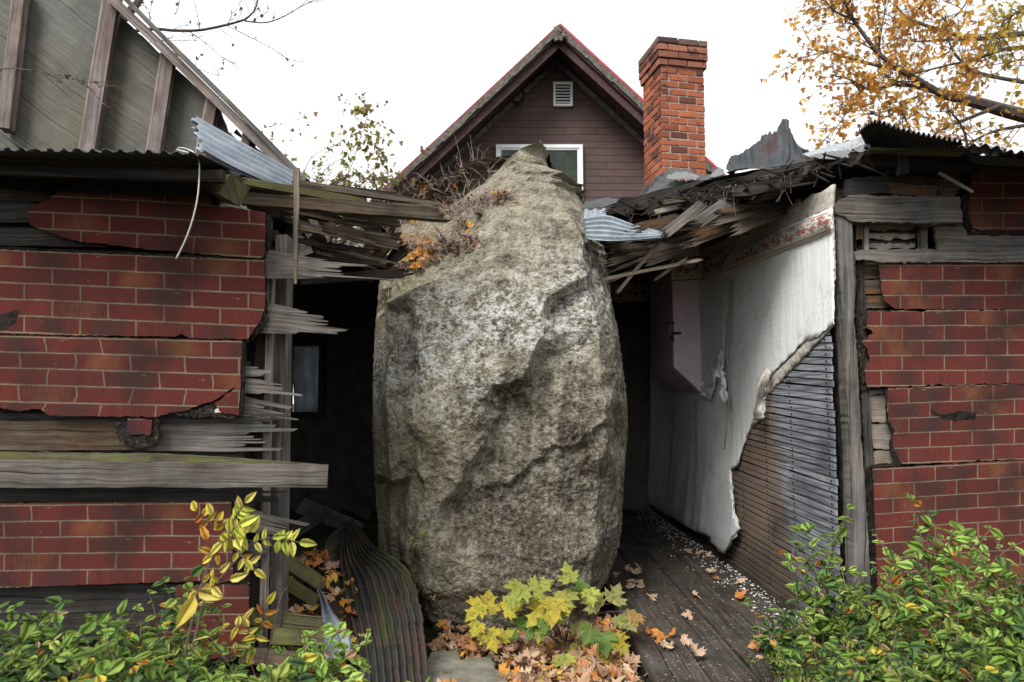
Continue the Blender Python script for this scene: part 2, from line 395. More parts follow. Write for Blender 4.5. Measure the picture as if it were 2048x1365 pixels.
def rock():
    s=NT('limestone_boulder'); u=s.obj(); sp=s.n('SeparateXYZ',{0:u})
    big=s.noise(u,1.6,5,.6); med=s.noise(u,7,6,.68); fin=s.noise(u,38,6,.72); vf=s.noise(u,120,4,.7)
    vo=s.n('TexVoronoi',{'Vector':u,'Scale':62.0,'Randomness':1.0}).outputs[0]
    c=s.ramp(s.mth('ADD',s.mth('MULTIPLY',med,.65),s.mth('MULTIPLY',fin,.35)),[(.30,(.055,.045,.034)),(.40,(.21,.185,.135)),(.50,(.43,.395,.295)),(.62,(.70,.665,.545))])
    c=s.mix(s.ramp(fin,[(.32,.8),(.43,0)]),c,(.05,.042,.035))
    # tall dark rain streaks and black lichen
    strk=s.noise(s.map(u,(5.5,3,.55)),1,5,.62); sm=s.ramp(strk,[(.44,0),(.57,.9)])
    zz=s.ramp(sp.outputs[2],[(.35,.55),(1.1/3.2,1),(1.0,.3)])
    zn=s.noise(s.map(u,(1,1,1),(5,2,8)),2.6,4,.6)
    zm=s.ramp(s.mth('ADD',s.mth('MULTIPLY',sp.outputs[2],.3125),s.mth('ADD',s.mth('MULTIPLY',s.mth('SUBTRACT',zn,.5),.55),s.mth('MULTIPLY',sp.outputs[0],-.06))),[(.0,.55),(.15,.85),(.40,1),(.58,.2),(.66,.35),(.8,.3),(1,.1)])
    xr=s.ramp(s.mth('ADD',s.mth('MULTIPLY',sp.outputs[0],.55),.5),[(.12,.25),(.30,.45),(.42,.95),(.7,1),(.95,.7)])
    dk=s.mth('MULTIPLY',sm,s.mth('MULTIPLY',zm,xr))
    c=s.mix(s.mth('MULTIPLY',dk,s.ramp(fin,[(.38,1),(.62,.45)])),c,(.042,.037,.032)); 
    d2=s.mth('MULTIPLY',s.ramp(s.noise(u,2.3,6,.7),[(.44,0),(.52,.95)]),s.mth('MULTIPLY',zm,xr)); c=s.mix(s.mth('MULTIPLY',d2,s.ramp(fin,[(.42,1),(.6,.35)])),c,(.060,.048,.036))
    # black speckle
    c=s.mix(s.mth('MULTIPLY',s.ramp(s.noise(u,90,3,.6),[(.58,0),(.66,.7)]),s.ramp(s.noise(u,3,3),[(.45,.1),(.6,1)])),c,(.03,.03,.03))
    # green-yellow algae on the left shoulder
    gm=s.mth('MULTIPLY',s.ramp(s.mth('ADD',s.mth('MULTIPLY',sp.outputs[0],-.6),s.mth('MULTIPLY',s.mth('SUBTRACT',big,.5),.8)),[(.16,0),(.46,.65)]),s.ramp(fin,[(.35,.5),(.6,1)]))
    c=s.mix(s.mth('MULTIPLY',gm,.5),c,(.36,.35,.16))
    # pale top
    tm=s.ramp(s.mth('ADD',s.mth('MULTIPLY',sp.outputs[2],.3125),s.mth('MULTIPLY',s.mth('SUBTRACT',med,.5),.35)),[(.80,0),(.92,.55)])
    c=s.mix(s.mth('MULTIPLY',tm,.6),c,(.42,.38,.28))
    # white lichen band
    zl=s.mth('ADD',sp.outputs[2],s.mth('MULTIPLY',s.mth('SUBTRACT',big,.5),1.1)); zl=s.mth('SUBTRACT',zl,s.mth('MULTIPLY',sp.outputs[0],.30))
    band=s.mth('ABSOLUTE',s.mth('SUBTRACT',zl,1.86)); bm_=s.ramp(band,[(.14,1),(.42,0)])
    wl=s.mth('MULTIPLY',bm_,s.ramp(s.mth('ADD',s.mth('MULTIPLY',fin,.5),s.mth('MULTIPLY',s.noise(u,14,5,.75),.5)),[(.46,0),(.56,.95)]))
    c=s.mix(wl,c,(.84,.84,.81))
    wl2=s.mth('MULTIPLY',s.ramp(s.noise(u,26,4,.8),[(.60,0),(.66,.7)]),s.ramp(s.noise(u,1.9,2),[(.45,0),(.6,1)])); c=s.mix(wl2,c,(.50,.48,.42))
    c=s.mix(s.ramp(s.noise(s.map(u,(1,1,1),(3,1,7)),4,4,.6),[(.63,0),(.72,.5)]),c,(.24,.15,.07))
    h=s.mth('ADD',s.mth('MULTIPLY',fin,1.2),s.mth('ADD',s.mth('MULTIPLY',vf,.55),s.mth('MULTIPLY',vo,.35)))
    return s.done(c,.95,s.bump(h,1.0,.04),spec=.12)
M['rock']=rock()
def metal(name,c0,c1,rust=.3,rustc=(.17,.065,.03),metal=.5,rough=.5,streak=True,moss=0):
    s=NT(name); u=s.uv(); n=s.noise(u,6,6,.7); st=s.noise(s.map(u,(3,40,1)),1,4,.6)
    c=s.mix(s.ramp(s.mth('ADD',s.mth('MULTIPLY',n,.6),s.mth('MULTIPLY',st,.4)),[(.35,0),(.65,1)]),c0,c1)
    rm=s.ramp(s.mth('ADD',s.mth('MULTIPLY',s.noise(u,3.3,6,.75),.7),s.mth('MULTIPLY',st,.3)),[(.66-rust*.3,0),(.74-rust*.3,.9)])
    c=s.mix(rm,c,s.mix(n,rustc,tuple(x*.35 for x in rustc)))
    if moss: c=s.mix(s.ramp(s.noise(s.map(u,(1,6,1)),2,4,.6),[(.6-moss*.2,0),(.72-moss*.2,.7)]),c,(.06,.075,.025))
    c=s.mix(s.ramp(s.noise(u,40,3),[(.62,0),(.7,.5)]),c,(.04,.035,.03))
    me=s.mth('MULTIPLY',s.mth('SUBTRACT',1,rm),metal)
    return s.done(c,s.mix(rm,(rough,)*3,(.9,)*3),s.bump(n,.3,.004),metal=me,spec=.4)
M['galv']=metal('galvanised_sheet',(.13,.16,.19),(.34,.385,.43),rust=.12,metal=.35,rough=.42)
M['galvr']=metal('stained_galvanised_sheet',(.16,.18,.20),(.42,.44,.46),rust=.55,rustc=(.16,.06,.03),metal=.2)
M['rusty']=metal('rusty_roof_sheet',(.10,.11,.12),(.22,.23,.24),rust=.65,metal=.3)
M['darkmet']=metal('dark_roof_sheet',(.025,.028,.03),(.075,.08,.085),rust=.4,metal=.0,rough=.8)
M['oldmet']=metal('mossy_dark_sheet',(.018,.021,.022),(.065,.066,.06),rust=.62,rustc=(.085,.045,.03),metal=.25,moss=.5,rough=.42)
M['curl']=metal('torn_curled_sheet',(.010,.013,.016),(.05,.06,.07),rust=.55,rustc=(.07,.032,.026),metal=.1,rough=.6)
def plain(name,col,rough=.6,var=.25,sc=12,bump=.3,metal=0,dirt=None):
    s=NT(name); u=s.obj(); n=s.noise(u,sc,5,.65)
    c=s.mix(s.ramp(n,[(.35,0),(.65,1)]),tuple(x*(1-var) for x in col),tuple(min(1,x*(1+var)) for x in col))
    if dirt: c=s.mix(s.ramp(s.noise(u,3,5,.7),[(.5,0),(.7,.6)]),c,dirt)
    return s.done(c,rough,s.bump(n,bump,.004),metal=metal)
M['white']=plain('white_window_paint',(.78,.79,.80),.5,.05,dirt=(.45,.45,.43))
M['maroon']=plain('peeling_maroon_paint',(.060,.030,.031),.75,.4,20,.6)
M['redmetal']=plain('red_roof_edge',(.34,.05,.06),.5,.3,9,dirt=(.10,.12,.10))
M['mould']=plain('mossy_roof_edge',(.11,.10,.085),.9,.5,16,1)
M['black']=plain('black_plastic',(.01,.01,.011),.5,.2)
M['mortar']=plain('chimney_mortar',(.36,.31,.27),.9,.25,50,.8)
M['flash']=plain('grey_tar_flashing',(.06,.065,.07),.8,.6,14,1,dirt=(.04,.04,.04))
M['darkwall']=plain('shaded_dark_wall',(.06,.055,.05),.9,.4,6,.4)  # gloom of the gutted room is put into this dark wall colour
M['pink']=plain('faded_pink_paint',(.80,.66,.70),.8,.07,5,.25,dirt=(.58,.46,.44))
M['plaster']=plain('crumbling_plaster',(.46,.43,.37),.95,.3,30,1.2)
M['twig']=plain('dry_twig',(.13,.09,.075),.85,.35,30,.5)
M['vine']=plain('pale_dry_vine',(.26,.20,.17),.85,.35,40,.5)
M['bark']=plain('grey_branch_bark',(.085,.068,.06),.9,.4,14,1)
M['wire']=plain('pale_wire',(.55,.53,.5),.5,.1,20,0,metal=.3)
M['curtain']=plain('grimy_curtain',(.55,.6,.66),.9,.12,5,.3)
M['stone']=plain('grey_slab_stone',(.17,.16,.13),.95,.35,9,1.2,dirt=(.10,.11,.05))
def chbrick():
    s=NT('old_chimney_brick'); a=s.n('VertexColor',layer_name='Col').outputs[0]; u=s.obj(); n=s.noise(u,60,5,.7)
    c=s.mix(s.ramp(n,[(.3,.5),(.6,0)]),a,(.07,.03,.02)); soot=s.ramp(s.noise(u,5.5,4,.6),[(.58,0),(.66,.75)]); c=s.mix(soot,c,(.05,.022,.02))
    c=s.mix(s.ramp(s.noise(u,22,4,.7),[(.66,0),(.74,.5)]),c,(.4,.33,.28))
    return s.done(c,.92,s.bump(n,.7,.006),spec=.15)
M['brick']=chbrick()
def shingle():
    s=NT('brown_shingle_siding'); u=s.uv(); sp=s.n('SeparateXYZ',{0:u})
    bw,bh=.26,.108; w_=s.mth('MULTIPLY',s.mth('SUBTRACT',s.noise(u,1.5,2),.5),.02)
    Y_=s.mth('DIVIDE',s.mth('ADD',sp.outputs[1],w_),bh); row=s.mth('FLOOR',Y_); xs=s.mth('ADD',s.mth('DIVIDE',sp.outputs[0],bw),s.mth('MULTIPLY',s.mth('MODULO',s.mth('ADD',row,100),2.0),.5))
    fx=s.mth('FRACT',s.mth('ADD',xs,100)); fy=s.mth('FRACT',s.mth('ADD',Y_,100))
    ex=s.mth('MULTIPLY',s.mth('MINIMUM',fx,s.mth('SUBTRACT',1,fx)),bw); 
    gl=s.ramp(s.mth('MULTIPLY',fy,bh),[(.004,1),(.014,0)]); gv=s.mth('MULTIPLY',s.ramp(ex,[(.003,1),(.006,0)]),.55)
    g=s.mth('MAXIMUM',gl,gv)
    r=s.n('TexWhiteNoise',{0:s.n('CombineXYZ',{0:s.mth('FLOOR',xs),1:row}).outputs[0]},noise_dimensions='2D').outputs[0]
    c=s.mix(r,(.070,.045,.040),(.090,.056,.050)); c=s.mix(s.ramp(s.noise(u,1.3,5,.65),[(.4,0),(.7,.5)]),c,(.14,.095,.09))
    c=s.mix(s.mth('MULTIPLY',g,.65),c,(.022,.012,.013))
    c=s.mix(s.ramp(s.noise(s.map(u,(1,9,1)),4,4,.7),[(.66,0),(.74,.4)]),c,(.2,.16,.155))
    h=s.mth('ADD',s.mth('MULTIPLY',s.mth('FRACT',s.mth('ADD',Y_,100)),-.6),s.mth('MULTIPLY',g,-.6))
    return s.done(c,.75,s.bump(s.mth('ADD',h,s.mth('MULTIPLY',s.noise(u,80,3),.3)),.6,.012),spec=.25)
M['shingle']=shingle()
def glass():
    s=NT('dark_window_glass'); u=s.obj(); n=s.noise(s.map(u,(1,1,.6)),3.2,5,.6)
    sp=s.n('SeparateXYZ',{0:u})
    c=s.ramp(n,[(.35,(.008,.014,.010)),(.55,(.02,.035,.022)),(.7,(.06,.07,.03))])
    return s.done(c,.08,s.bump(n,.04,.02),spec=.35)
M['glass']=glass()
def paper():
    s=NT('faded_wallpaper'); u=s.uv(); 
    base=s.mix(s.noise(u,1.6,5,.6),(.76,.78,.78),(.86,.87,.85))
    # small printed sprigs
    m=s.map(u,(18,26,1)); sp=s.n('SeparateXYZ',{0:m}); row=s.mth('FLOOR',sp.outputs[1])
    fx=s.mth('SUBTRACT',s.mth('FRACT',s.mth('ADD',sp.outputs[0],s.mth('MULTIPLY',s.mth('MODULO',s.mth('ADD',row,200),2.0),.5))),.5); fy=s.mth('SUBTRACT',s.mth('FRACT',sp.outputs[1]),.5)
    d=s.mth('ADD',s.mth('MULTIPLY',s.mth('MULTIPLY',fx,fx),5.0),s.mth('MULTIPLY',fy,fy))
    c=s.mix(s.mth('MULTIPLY',s.ramp(d,[(.03,.5),(.09,0)]),s.ramp(s.noise(u,2,3),[(.4,.3),(.6,1)])),base,(.42,.49,.52))
    zz=s.n('SeparateXYZ',{0:u}).outputs[1]
    # damp: grey mould low down, brown blotches, green algae at the very foot
    dn=s.noise(u,1.9,6,.7)
    c=s.mix(s.ramp(s.mth('ADD',s.mth('MULTIPLY',zz,-.35),s.mth('MULTIPLY',dn,.7)),[(-.24,0),(.18,.55)]),c,(.38,.40,.42))
    c=s.mix(s.ramp(s.noise(u,3.1,6,.75),[(.56,0),(.70,.6)]),c,(.36,.33,.27))
    c=s.mix(s.ramp(s.mth('ADD',zz,s.mth('MULTIPLY',dn,.5)),[(.42,.8),(.6,0)]),c,(.14,.15,.10))
    c=s.mix(s.ramp(s.noise(s.map(u,(9,1.2,1)),1,5,.6),[(.62,0),(.72,.4)]),c,(.30,.31,.31))
    cr_=s.n('TexVoronoi',{'Vector':s.n('VectorMath',{0:u,1:s.noise(u,4,3)},operation='ADD').outputs[0],'Scale':3.0},feature='DISTANCE_TO_EDGE',voronoi_dimensions='2D').outputs[0]
    c=s.mix(s.mth('MULTIPLY',s.ramp(cr_,[(.003,.8),(.010,0)]),s.ramp(s.noise(u,1.1,2),[(.5,0),(.56,1)])),c,(.2,.17,.14))
    h=s.mth('ADD',s.noise(u,3,4),s.mth('MULTIPLY',s.noise(s.map(u,(14,1.5,1)),1,3),.7))
    return s.done(c,.75,s.bump(h,.5,.02),spec=.2)
M['paper']=paper()
def border():
    s=NT('rose_wallpaper_border'); u=s.uv(); sp=s.n('SeparateXYZ',{0:u}); v=sp.outputs[1]   # v in 0..1 across
    m=s.map(u,(5.0,1.0,1)); ns=s.noise(u,24,3); mw=s.n('VectorMath',{0:m,1:s.n('CombineXYZ',{0:s.mth('MULTIPLY',ns,.25),1:s.mth('MULTIPLY',ns,.25)}).outputs[0]},operation='ADD').outputs[0]
    base=s.mix(s.noise(u,9,4),(.58,.50,.42),(.76,.68,.58))
    leaf=s.n('TexVoronoi',{'Vector':s.map(mw,(6.5,6.5,1)),'Scale':1.0},feature='F1',voronoi_dimensions='2D')
    mid=s.ramp(s.mth('ABSOLUTE',s.mth('SUBTRACT',v,.55)),[(.28,1),(.40,0)])
    c=s.mix(s.mth('MULTIPLY',s.ramp(leaf.outputs[0],[(.30,.85),(.38,0)]),mid),base,s.mix(leaf.outputs[1],(.05,.085,.10),(.16,.19,.19)))
    fl=s.n('TexVoronoi',{'Vector':mw,'Scale':2.1,'Randomness':.55},feature='F1',voronoi_dimensions='2D'); fd=fl.outputs[0]
    pet=s.mth('SINE',s.mth('ADD',s.mth('MULTIPLY',fd,48),s.mth('MULTIPLY',ns,9)))
    fc=s.mix(s.ramp(pet,[(.3,0),(.7,1)]),(.24,.05,.06),(.66,.30,.30))
    c=s.mix(s.mth('MULTIPLY',s.ramp(fd,[(.27,1),(.33,0)]),mid),c,fc)
    st=s.mth('MAXIMUM',s.mth('MULTIPLY',s.mth('GREATER_THAN',v,.06),s.mth('LESS_THAN',v,.10)),s.mth('MULTIPLY',s.mth('GREATER_THAN',v,.93),s.mth('LESS_THAN',v,.97)))
    c=s.mix(st,c,(.22,.06,.07)); c=s.mix(s.ramp(s.noise(u,5,5,.7),[(.55,0),(.72,.5)]),c,(.3,.26,.2))
    return s.done(c,.8,s.bump(s.noise(u,6,4),.3,.01))
M['border']=border()
def lathwall():
    s=NT('lath_wall_wood'); u=s.uv(); g1=s.noise(s.map(u,(2,70,1)),1,4,.6); bl=s.noise(u,2.2,4,.6); a=s.n('VertexColor',layer_name='Col').outputs[0]
    c=s.ramp(g1,[(.32,(.08,.085,.10)),(.5,(.22,.235,.26)),(.7,(.42,.43,.45))])
    c=s.mix(.75,c,a,'MULTIPLY')
    x=s.n('SeparateXYZ',{0:u}).outputs[0]; y=s.n('SeparateXYZ',{0:u}).outputs[1]
    # brown stain left where plaster came off late
    bs=s.ramp(s.mth('ADD',s.mth('ADD',x,s.mth('MULTIPLY',s.mth('SUBTRACT',bl,.5),.6)),s.mth('MULTIPLY',y,-.28)),[(.40,0),(.58,.85)])
    c=s.mix(bs,c,s.mix(g1,(.09,.055,.035),(.27,.19,.135)))
    c=s.mix(s.ramp(s.noise(u,1.3,4,.6),[(.5,0),(.64,.7)]),c,(.035,.038,.045))
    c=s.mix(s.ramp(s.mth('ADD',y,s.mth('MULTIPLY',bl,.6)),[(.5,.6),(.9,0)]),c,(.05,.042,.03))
    return s.done(c,.85,s.bump(g1,.8,.004),spec=.2)
M['lathwall']=lathwall()
def leafm(name,tr=.35,rough=.7,veins=True,spots=None):
    s=NT(name); a=s.n('VertexColor',layer_name='Col').outputs[0]; u=s.uv(); o=s.obj()
    c=s.mix(s.ramp(s.noise(o,30,3),[(.35,.28),(.6,0)]),a,(.05,.04,.015))
    x=s.mth('ABSOLUTE',s.n('SeparateXYZ',{0:u}).outputs[0])
    c=s.mix(s.ramp(x,[(.010,.22),(.03,0)]),c,(.40,.42,.18))
    if spots: c=s.mix(s.ramp(s.noise(o,60,4,.75),[(.50,0),(.60,.8)]),c,spots)
    tb=s.n('BsdfTranslucent',{0:c}); s.done(c,rough,s.bump(s.noise(o,60,2),.4,.003),spec=.18)
    mx=s.n('MixShader',{0:tr,1:s.b.outputs[0],2:tb.outputs[0]}); s.t.links.new(mx.outputs[0],s.out.inputs[0]); return s.m
M['leaf']=leafm('green_leaf'); M['mleaf']=leafm('speckled_maple_leaf',.35,.6,spots=(.09,.10,.02))
def cloth():
    s=NT('backlit_curtain'); u=s.obj(); c=s.mix(s.ramp(s.noise(u,6,5,.6),[(.35,0),(.7,1)]),(.42,.47,.52),(.68,.72,.75))
    tb=s.n('BsdfTranslucent',{0:c}); s.done(c,.9); mx=s.n('MixShader',{0:.6,1:s.b.outputs[0],2:tb.outputs[0]}); s.t.links.new(mx.outputs[0],s.out.inputs[0]); return s.m
M['curtain']=cloth()
M['tleaf']=leafm('autumn_tree_leaf',.5,.6); M['dry']=leafm('dry_leaf',.12,.75)
def ground():
    s=NT('soil'); u=s.obj(); n=s.noise(u,9,6,.7); c=s.ramp(n,[(.35,(.018,.013,.01)),(.55,(.05,.037,.027)),(.75,(.12,.085,.055))])
    v=s.noise(u,45,4,.7); c=s.mix(s.ramp(v,[(.55,0),(.68,.6)]),c,(.20,.13,.075))
    far=s.noise(u,.35,4); c=s.mix(s.ramp(far,[(.45,0),(.6,.6)]),c,(.045,.06,.02))
    return s.done(c,.95,s.bump(s.mth('ADD',n,v),1,.04),spec=.1)
M['soil']=ground()

# ---------------- ground ----------------
mb=MB(); N=60
def gx(i): t=(i/N*2-1); return 300*abs(t)**4*(1 if t>0 else -1)+6*t
vi=[[mb.v((gx(i),gx(j)+4,0.0)) for j in range(N+1)] for i in range(N+1)]
for q in mb.V:
    if abs(q.x)<6 and abs(q.y-4)<6: q.z=R.uniform(-.02,.0)
for i in range(N):
    for j in range(N): mb.face((vi[i][j],vi[i+1][j],vi[i+1][j+1],vi[i][j+1]))
mb.build('ground',M['soil'],kind='structure',smooth=True)

# ---------------- boulder ----------------
sil=[(288,1070,1085),(292,1050,1094),(300,1030,1096),(325,965,1103),(345,915,1110),(358,885,1110),(362,855,1146),(372,840,1154),(385,815,1160),(410,780,1168),(440,775,1180),(480,770,1196),(505,765,1213),(545,760,1217),(600,756,1222),(660,750,1236),(720,747,1244),(800,745,1254),(860,745,1256),(930,748,1250),(1000,752,1246),(1050,756,1244),(1090,756,1238),(1130,762,1226),(1165,780,1212),(1195,806,1190),(1230,838,1150),(1262,868,1100),(1292,900,1040)]
rows=[]
for y,l,r in sil:
    YM=float(np.interp(y,[288,400,500,600,1282],[5.12,4.95,4.72,4.5,4.5]))
    z=P(1000,y,YM).z; rows.append((z,P(l,y,YM).x,P(r,y,YM).x))
rows=rows[::-1]; zs=np.array([a for a,_,_ in rows]); xl=np.array([b for _,b,_ in rows]); xr=np.array([c for *_,c in rows])
zs[0]=-.12; zs=np.concatenate([zs])
NR,NTh=520,760
zt=np.linspace(zs[0],zs[-1],NR); XL=np.interp(zt,zs,xl); XR=np.interp(zt,zs,xr)
YF=np.interp(zt,[-.2,0,.3,1.0,1.9,2.15,2.5,2.9,3.3],[4.36,4.24,4.10,4.03,4.03,4.10,4.32,4.72,5.0]); YB=np.interp(zt,[-.2,.5,2.0,2.6,3.0,3.3],[5.3,5.7,5.8,5.8,5.75,5.6])
th=np.linspace(0,2*np.pi,NTh,endpoint=False)
ct,st_=np.cos(th),np.sin(th)
ex=.27
# points spread evenly along the rounded-square outline, so the faces stay the same size all round
_t=np.linspace(0,2*np.pi,40001)
_cx=np.sign(np.cos(_t))*np.abs(np.cos(_t))**ex; _sy=np.sign(np.sin(_t))*np.abs(np.sin(_t))**ex
_L=np.concatenate([[0],np.cumsum(np.hypot(np.diff(_cx),np.diff(_sy)))]); _s=np.linspace(0,_L[-1],NTh,endpoint=False)
cx=np.interp(_s,_L,_cx); sy=np.interp(_s,_L,_sy)
X=((XL+XR)/2)[:,None]+((XR-XL)/2)[:,None]*cx[None]; Yy=((YF+YB)/2)[:,None]+((YB-YF)/2)[:,None]*sy[None]; Z=np.repeat(zt[:,None],NTh,1)
# front face slants: left shoulder set further back on top, long bevel on the left column
front=np.clip(-sy,0,1)[None]**.5
u=(X-XL[:,None])/(XR-XL)[:,None].clip(.05)
zz_=Z-.42*(X+.75)
for zs_,dp in ((2.02,.20),(2.32,.22),(2.60,.20),(2.80,.1)):      # ledges on the top left shoulder
    Yy=Yy+front*dp*np.clip((zz_-zs_)/.05,0,1)*np.clip(.62-u,0,.35)*2.8
nb=fbm(np.stack([X.ravel()*1.6,Yy.ravel()*0+3,Z.ravel()*1.6],1),3).reshape(X.shape); nb2=fbm(np.stack([X.ravel()*3.3,Yy.ravel()*0+8,Z.ravel()*3.3],1),3).reshape(X.shape)
def cut(line,dep,sharp,fall,mask=1): return front*dep*np.clip(line/sharp,0,1)*np.exp(-np.clip(line,0,9)/fall)*mask
Yy=Yy+cut(.62*(X-.05)+.98+.30*nb2-Z,.055,.09,.6,np.clip((X+.35)/.2,0,1))             # diagonal fracture, lower right
Yy=Yy+cut((X+.05)*1.0-.55*(Z-2.2)-.42+.22*nb2,.12,.10,.9,np.clip((2.6-Z)/.2,0,1)*np.clip((Z-.5)/.3,0,1))   # right facet turned away
Yy=Yy+cut(-(X+.52)-.06*(Z-1)+.12*nb2,.11,.06,1.2,np.clip((2.05-Z)/.1,0,1))            # left slab set back behind a near vertical edge
Yy=Yy+front*(.20*np.abs(u-.55)**1.5+.10*np.clip(.30-u,0,1))+front*.16*np.clip((Z-2.0)/.9,0,1)*np.clip((u-.5)/.5,0,1)
Yy=Yy+front*.16*np.clip((.085-u)/.03,0,1)*np.clip((2.15-Z)/.1,0,1)*np.clip((Z-.3)/.2,0,1)   # recessed left slab
Yy=Yy+front*.22*np.clip((.17-u)/.05,0,1)*np.clip((.92-Z)/.06,0,1)*np.clip((Z-.1)/.2,0,1)   # notch low left
Yy=Yy+front*.25*np.clip((u-.86)/.14,0,1)
Yy=np.where(front>0,np.minimum(Yy,(YB-.08)[:,None]),Yy)
Pn=np.stack([X.ravel(),Yy.ravel(),Z.ravel()],1)
cen=np.array([-.08,4.85,0]); nrm=Pn-cen; nrm[:,2]=0
nx=(cx[None]*np.ones((NR,1))).ravel(); ny=(sy[None]*np.ones((NR,1))).ravel()
nx=np.sign(nx)*np.abs(nx)**2; ny=np.sign(ny)*np.abs(ny)**2; nn=np.sqrt(nx**2+ny**2)+1e-6; nx/=nn; ny/=nn
Q=Pn.copy(); wq=np.stack([fbm(Q*1.1+5,2),fbm(Q*1.1+9,2),fbm(Q*1.1+13,2)],1)
Qw=Q+wq*.25
# broken facets: terraced low-frequency noise with tilted strata
def facets(P_,K,b,g,sc,seed):
    rs=np.random.RandomState(seed); lo=P_.min(0); hi=P_.max(0); m=np.full(len(P_),9.0)
    for k in range(K):
        c=lo+rs.rand(3)*(hi-lo); gr=rs.normal(size=3)*g; gr[2]*=.6; q=P_-c; m=np.minimum(m,q@gr+b*(q*q*sc).sum(1))
    return m-np.median(m)
scv=np.array([1,1,.75])
f1_=facets(Q+wq*.12,38,.42,.20,scv,5); f2_=facets(Q+wq*.05,420,1.1,.17,scv,9)
d=np.clip(f1_*.46,-.08,.09)+np.clip(f2_*.5,-.05,.06)+.014*fbm(Qw*3+11,5,.55,True)+.026*fbm(Qw*8,5,.7)+.014*fbm(Q*30,4,.7)
tip=np.clip((zt[-1]-Q[:,2])/.25,.25,1); d=d*tip
edgew=1-.55*np.abs(nx)   # keep the outline close to the traced one
Pn[:,0]+=nx*d*edgew; Pn[:,1]+=ny*d; Pn[:,2]+=.03*fbm(Qw*6+50,3)*tip
def topx(p):   # where a point lands in the photograph
    v=p-np.array([0,0,H]); zc=v[...,1]*CP+v[...,2]*SP; yc=-v[...,1]*SP+v[...,2]*CP; return 1024+F*v[...,0]/zc, 682.5-F*yc/zc, zc
G3=Pn.reshape(NR,NTh,3); sy_=np.array([a for a,_,_ in sil]); sl_=np.array([b for _,b,_ in sil]); sr_=np.array([c for *_,c in sil])
for it in range(3):
    ux,uy,uz=topx(G3); li=ux.argmin(1); ri=ux.argmax(1); ar=np.arange(NR)
    lo_,hi_=ux[ar,li],ux[ar,ri]; tl=np.interp(uy[ar,li],sy_,sl_); tr_=np.interp(uy[ar,ri],sy_,sr_)
    kk=np.ones(13)/13; pad=lambda a:np.convolve(np.pad(a,6,mode='edge'),kk,'valid')
    dl=pad((tl-lo_)*uz[ar,li]/F); dr=pad((tr_-hi_)*uz[ar,ri]/F); tp_=np.clip((zt[-1]-.02-zt)/.08,0,1); dl=dl*tp_; dr=dr*np.clip((zt[-1]-zt)/.08,0,1); xa0=G3[ar,li,0]; xb0=G3[ar,ri,0]
    t=((G3[:,:,0]-xa0[:,None])/(xb0-xa0)[:,None].clip(.03)).clip(0,1); G3[:,:,0]+=dl[:,None]*(1-t)+dr[:,None]*t
Pn=G3.reshape(-1,3)
me=bpy.data.meshes.new('boulder'); org=Vector((-.08,4.85,0))
V=[tuple(p-np.array(org)) for p in Pn]
Fc=[]
for i in range(NR-1):
    a=i*NTh
    for j in range(NTh):
        k=(j+1)%NTh; Fc.append((a+j,a+k,a+NTh+k,a+NTh+j))
Fc.append(tuple(range(NTh))[::-1]); Fc.append(tuple(range((NR-1)*NTh,NR*NTh)))
me.from_pydata(V,[],Fc); me.polygons.foreach_set('use_smooth',[True]*len(Fc)); me.materials.append(M['rock']); me.update()
bo=bpy.data.objects.new('boulder',me); bo.location=org; C.objects.link(bo)
tag(bo,'huge upright grey and green limestone boulder with white lichen, wedged into the wrecked house','boulder')
bvh=BVHTree.FromPolygons([Vector(p) for p in Pn],Fc)
def RK(px,py,off=.01):
    d=D(px,py).normalized(); h=bvh.ray_cast(O,d)
    if h[0] is None: 
        q=P(px,py,4.5); h2=bvh.find_nearest(q); return h2[0]+h2[1]*off,h2[1]
    n=h[1]; n=n if n.dot(d)<0 else -n
    return h[0]+n*off,n

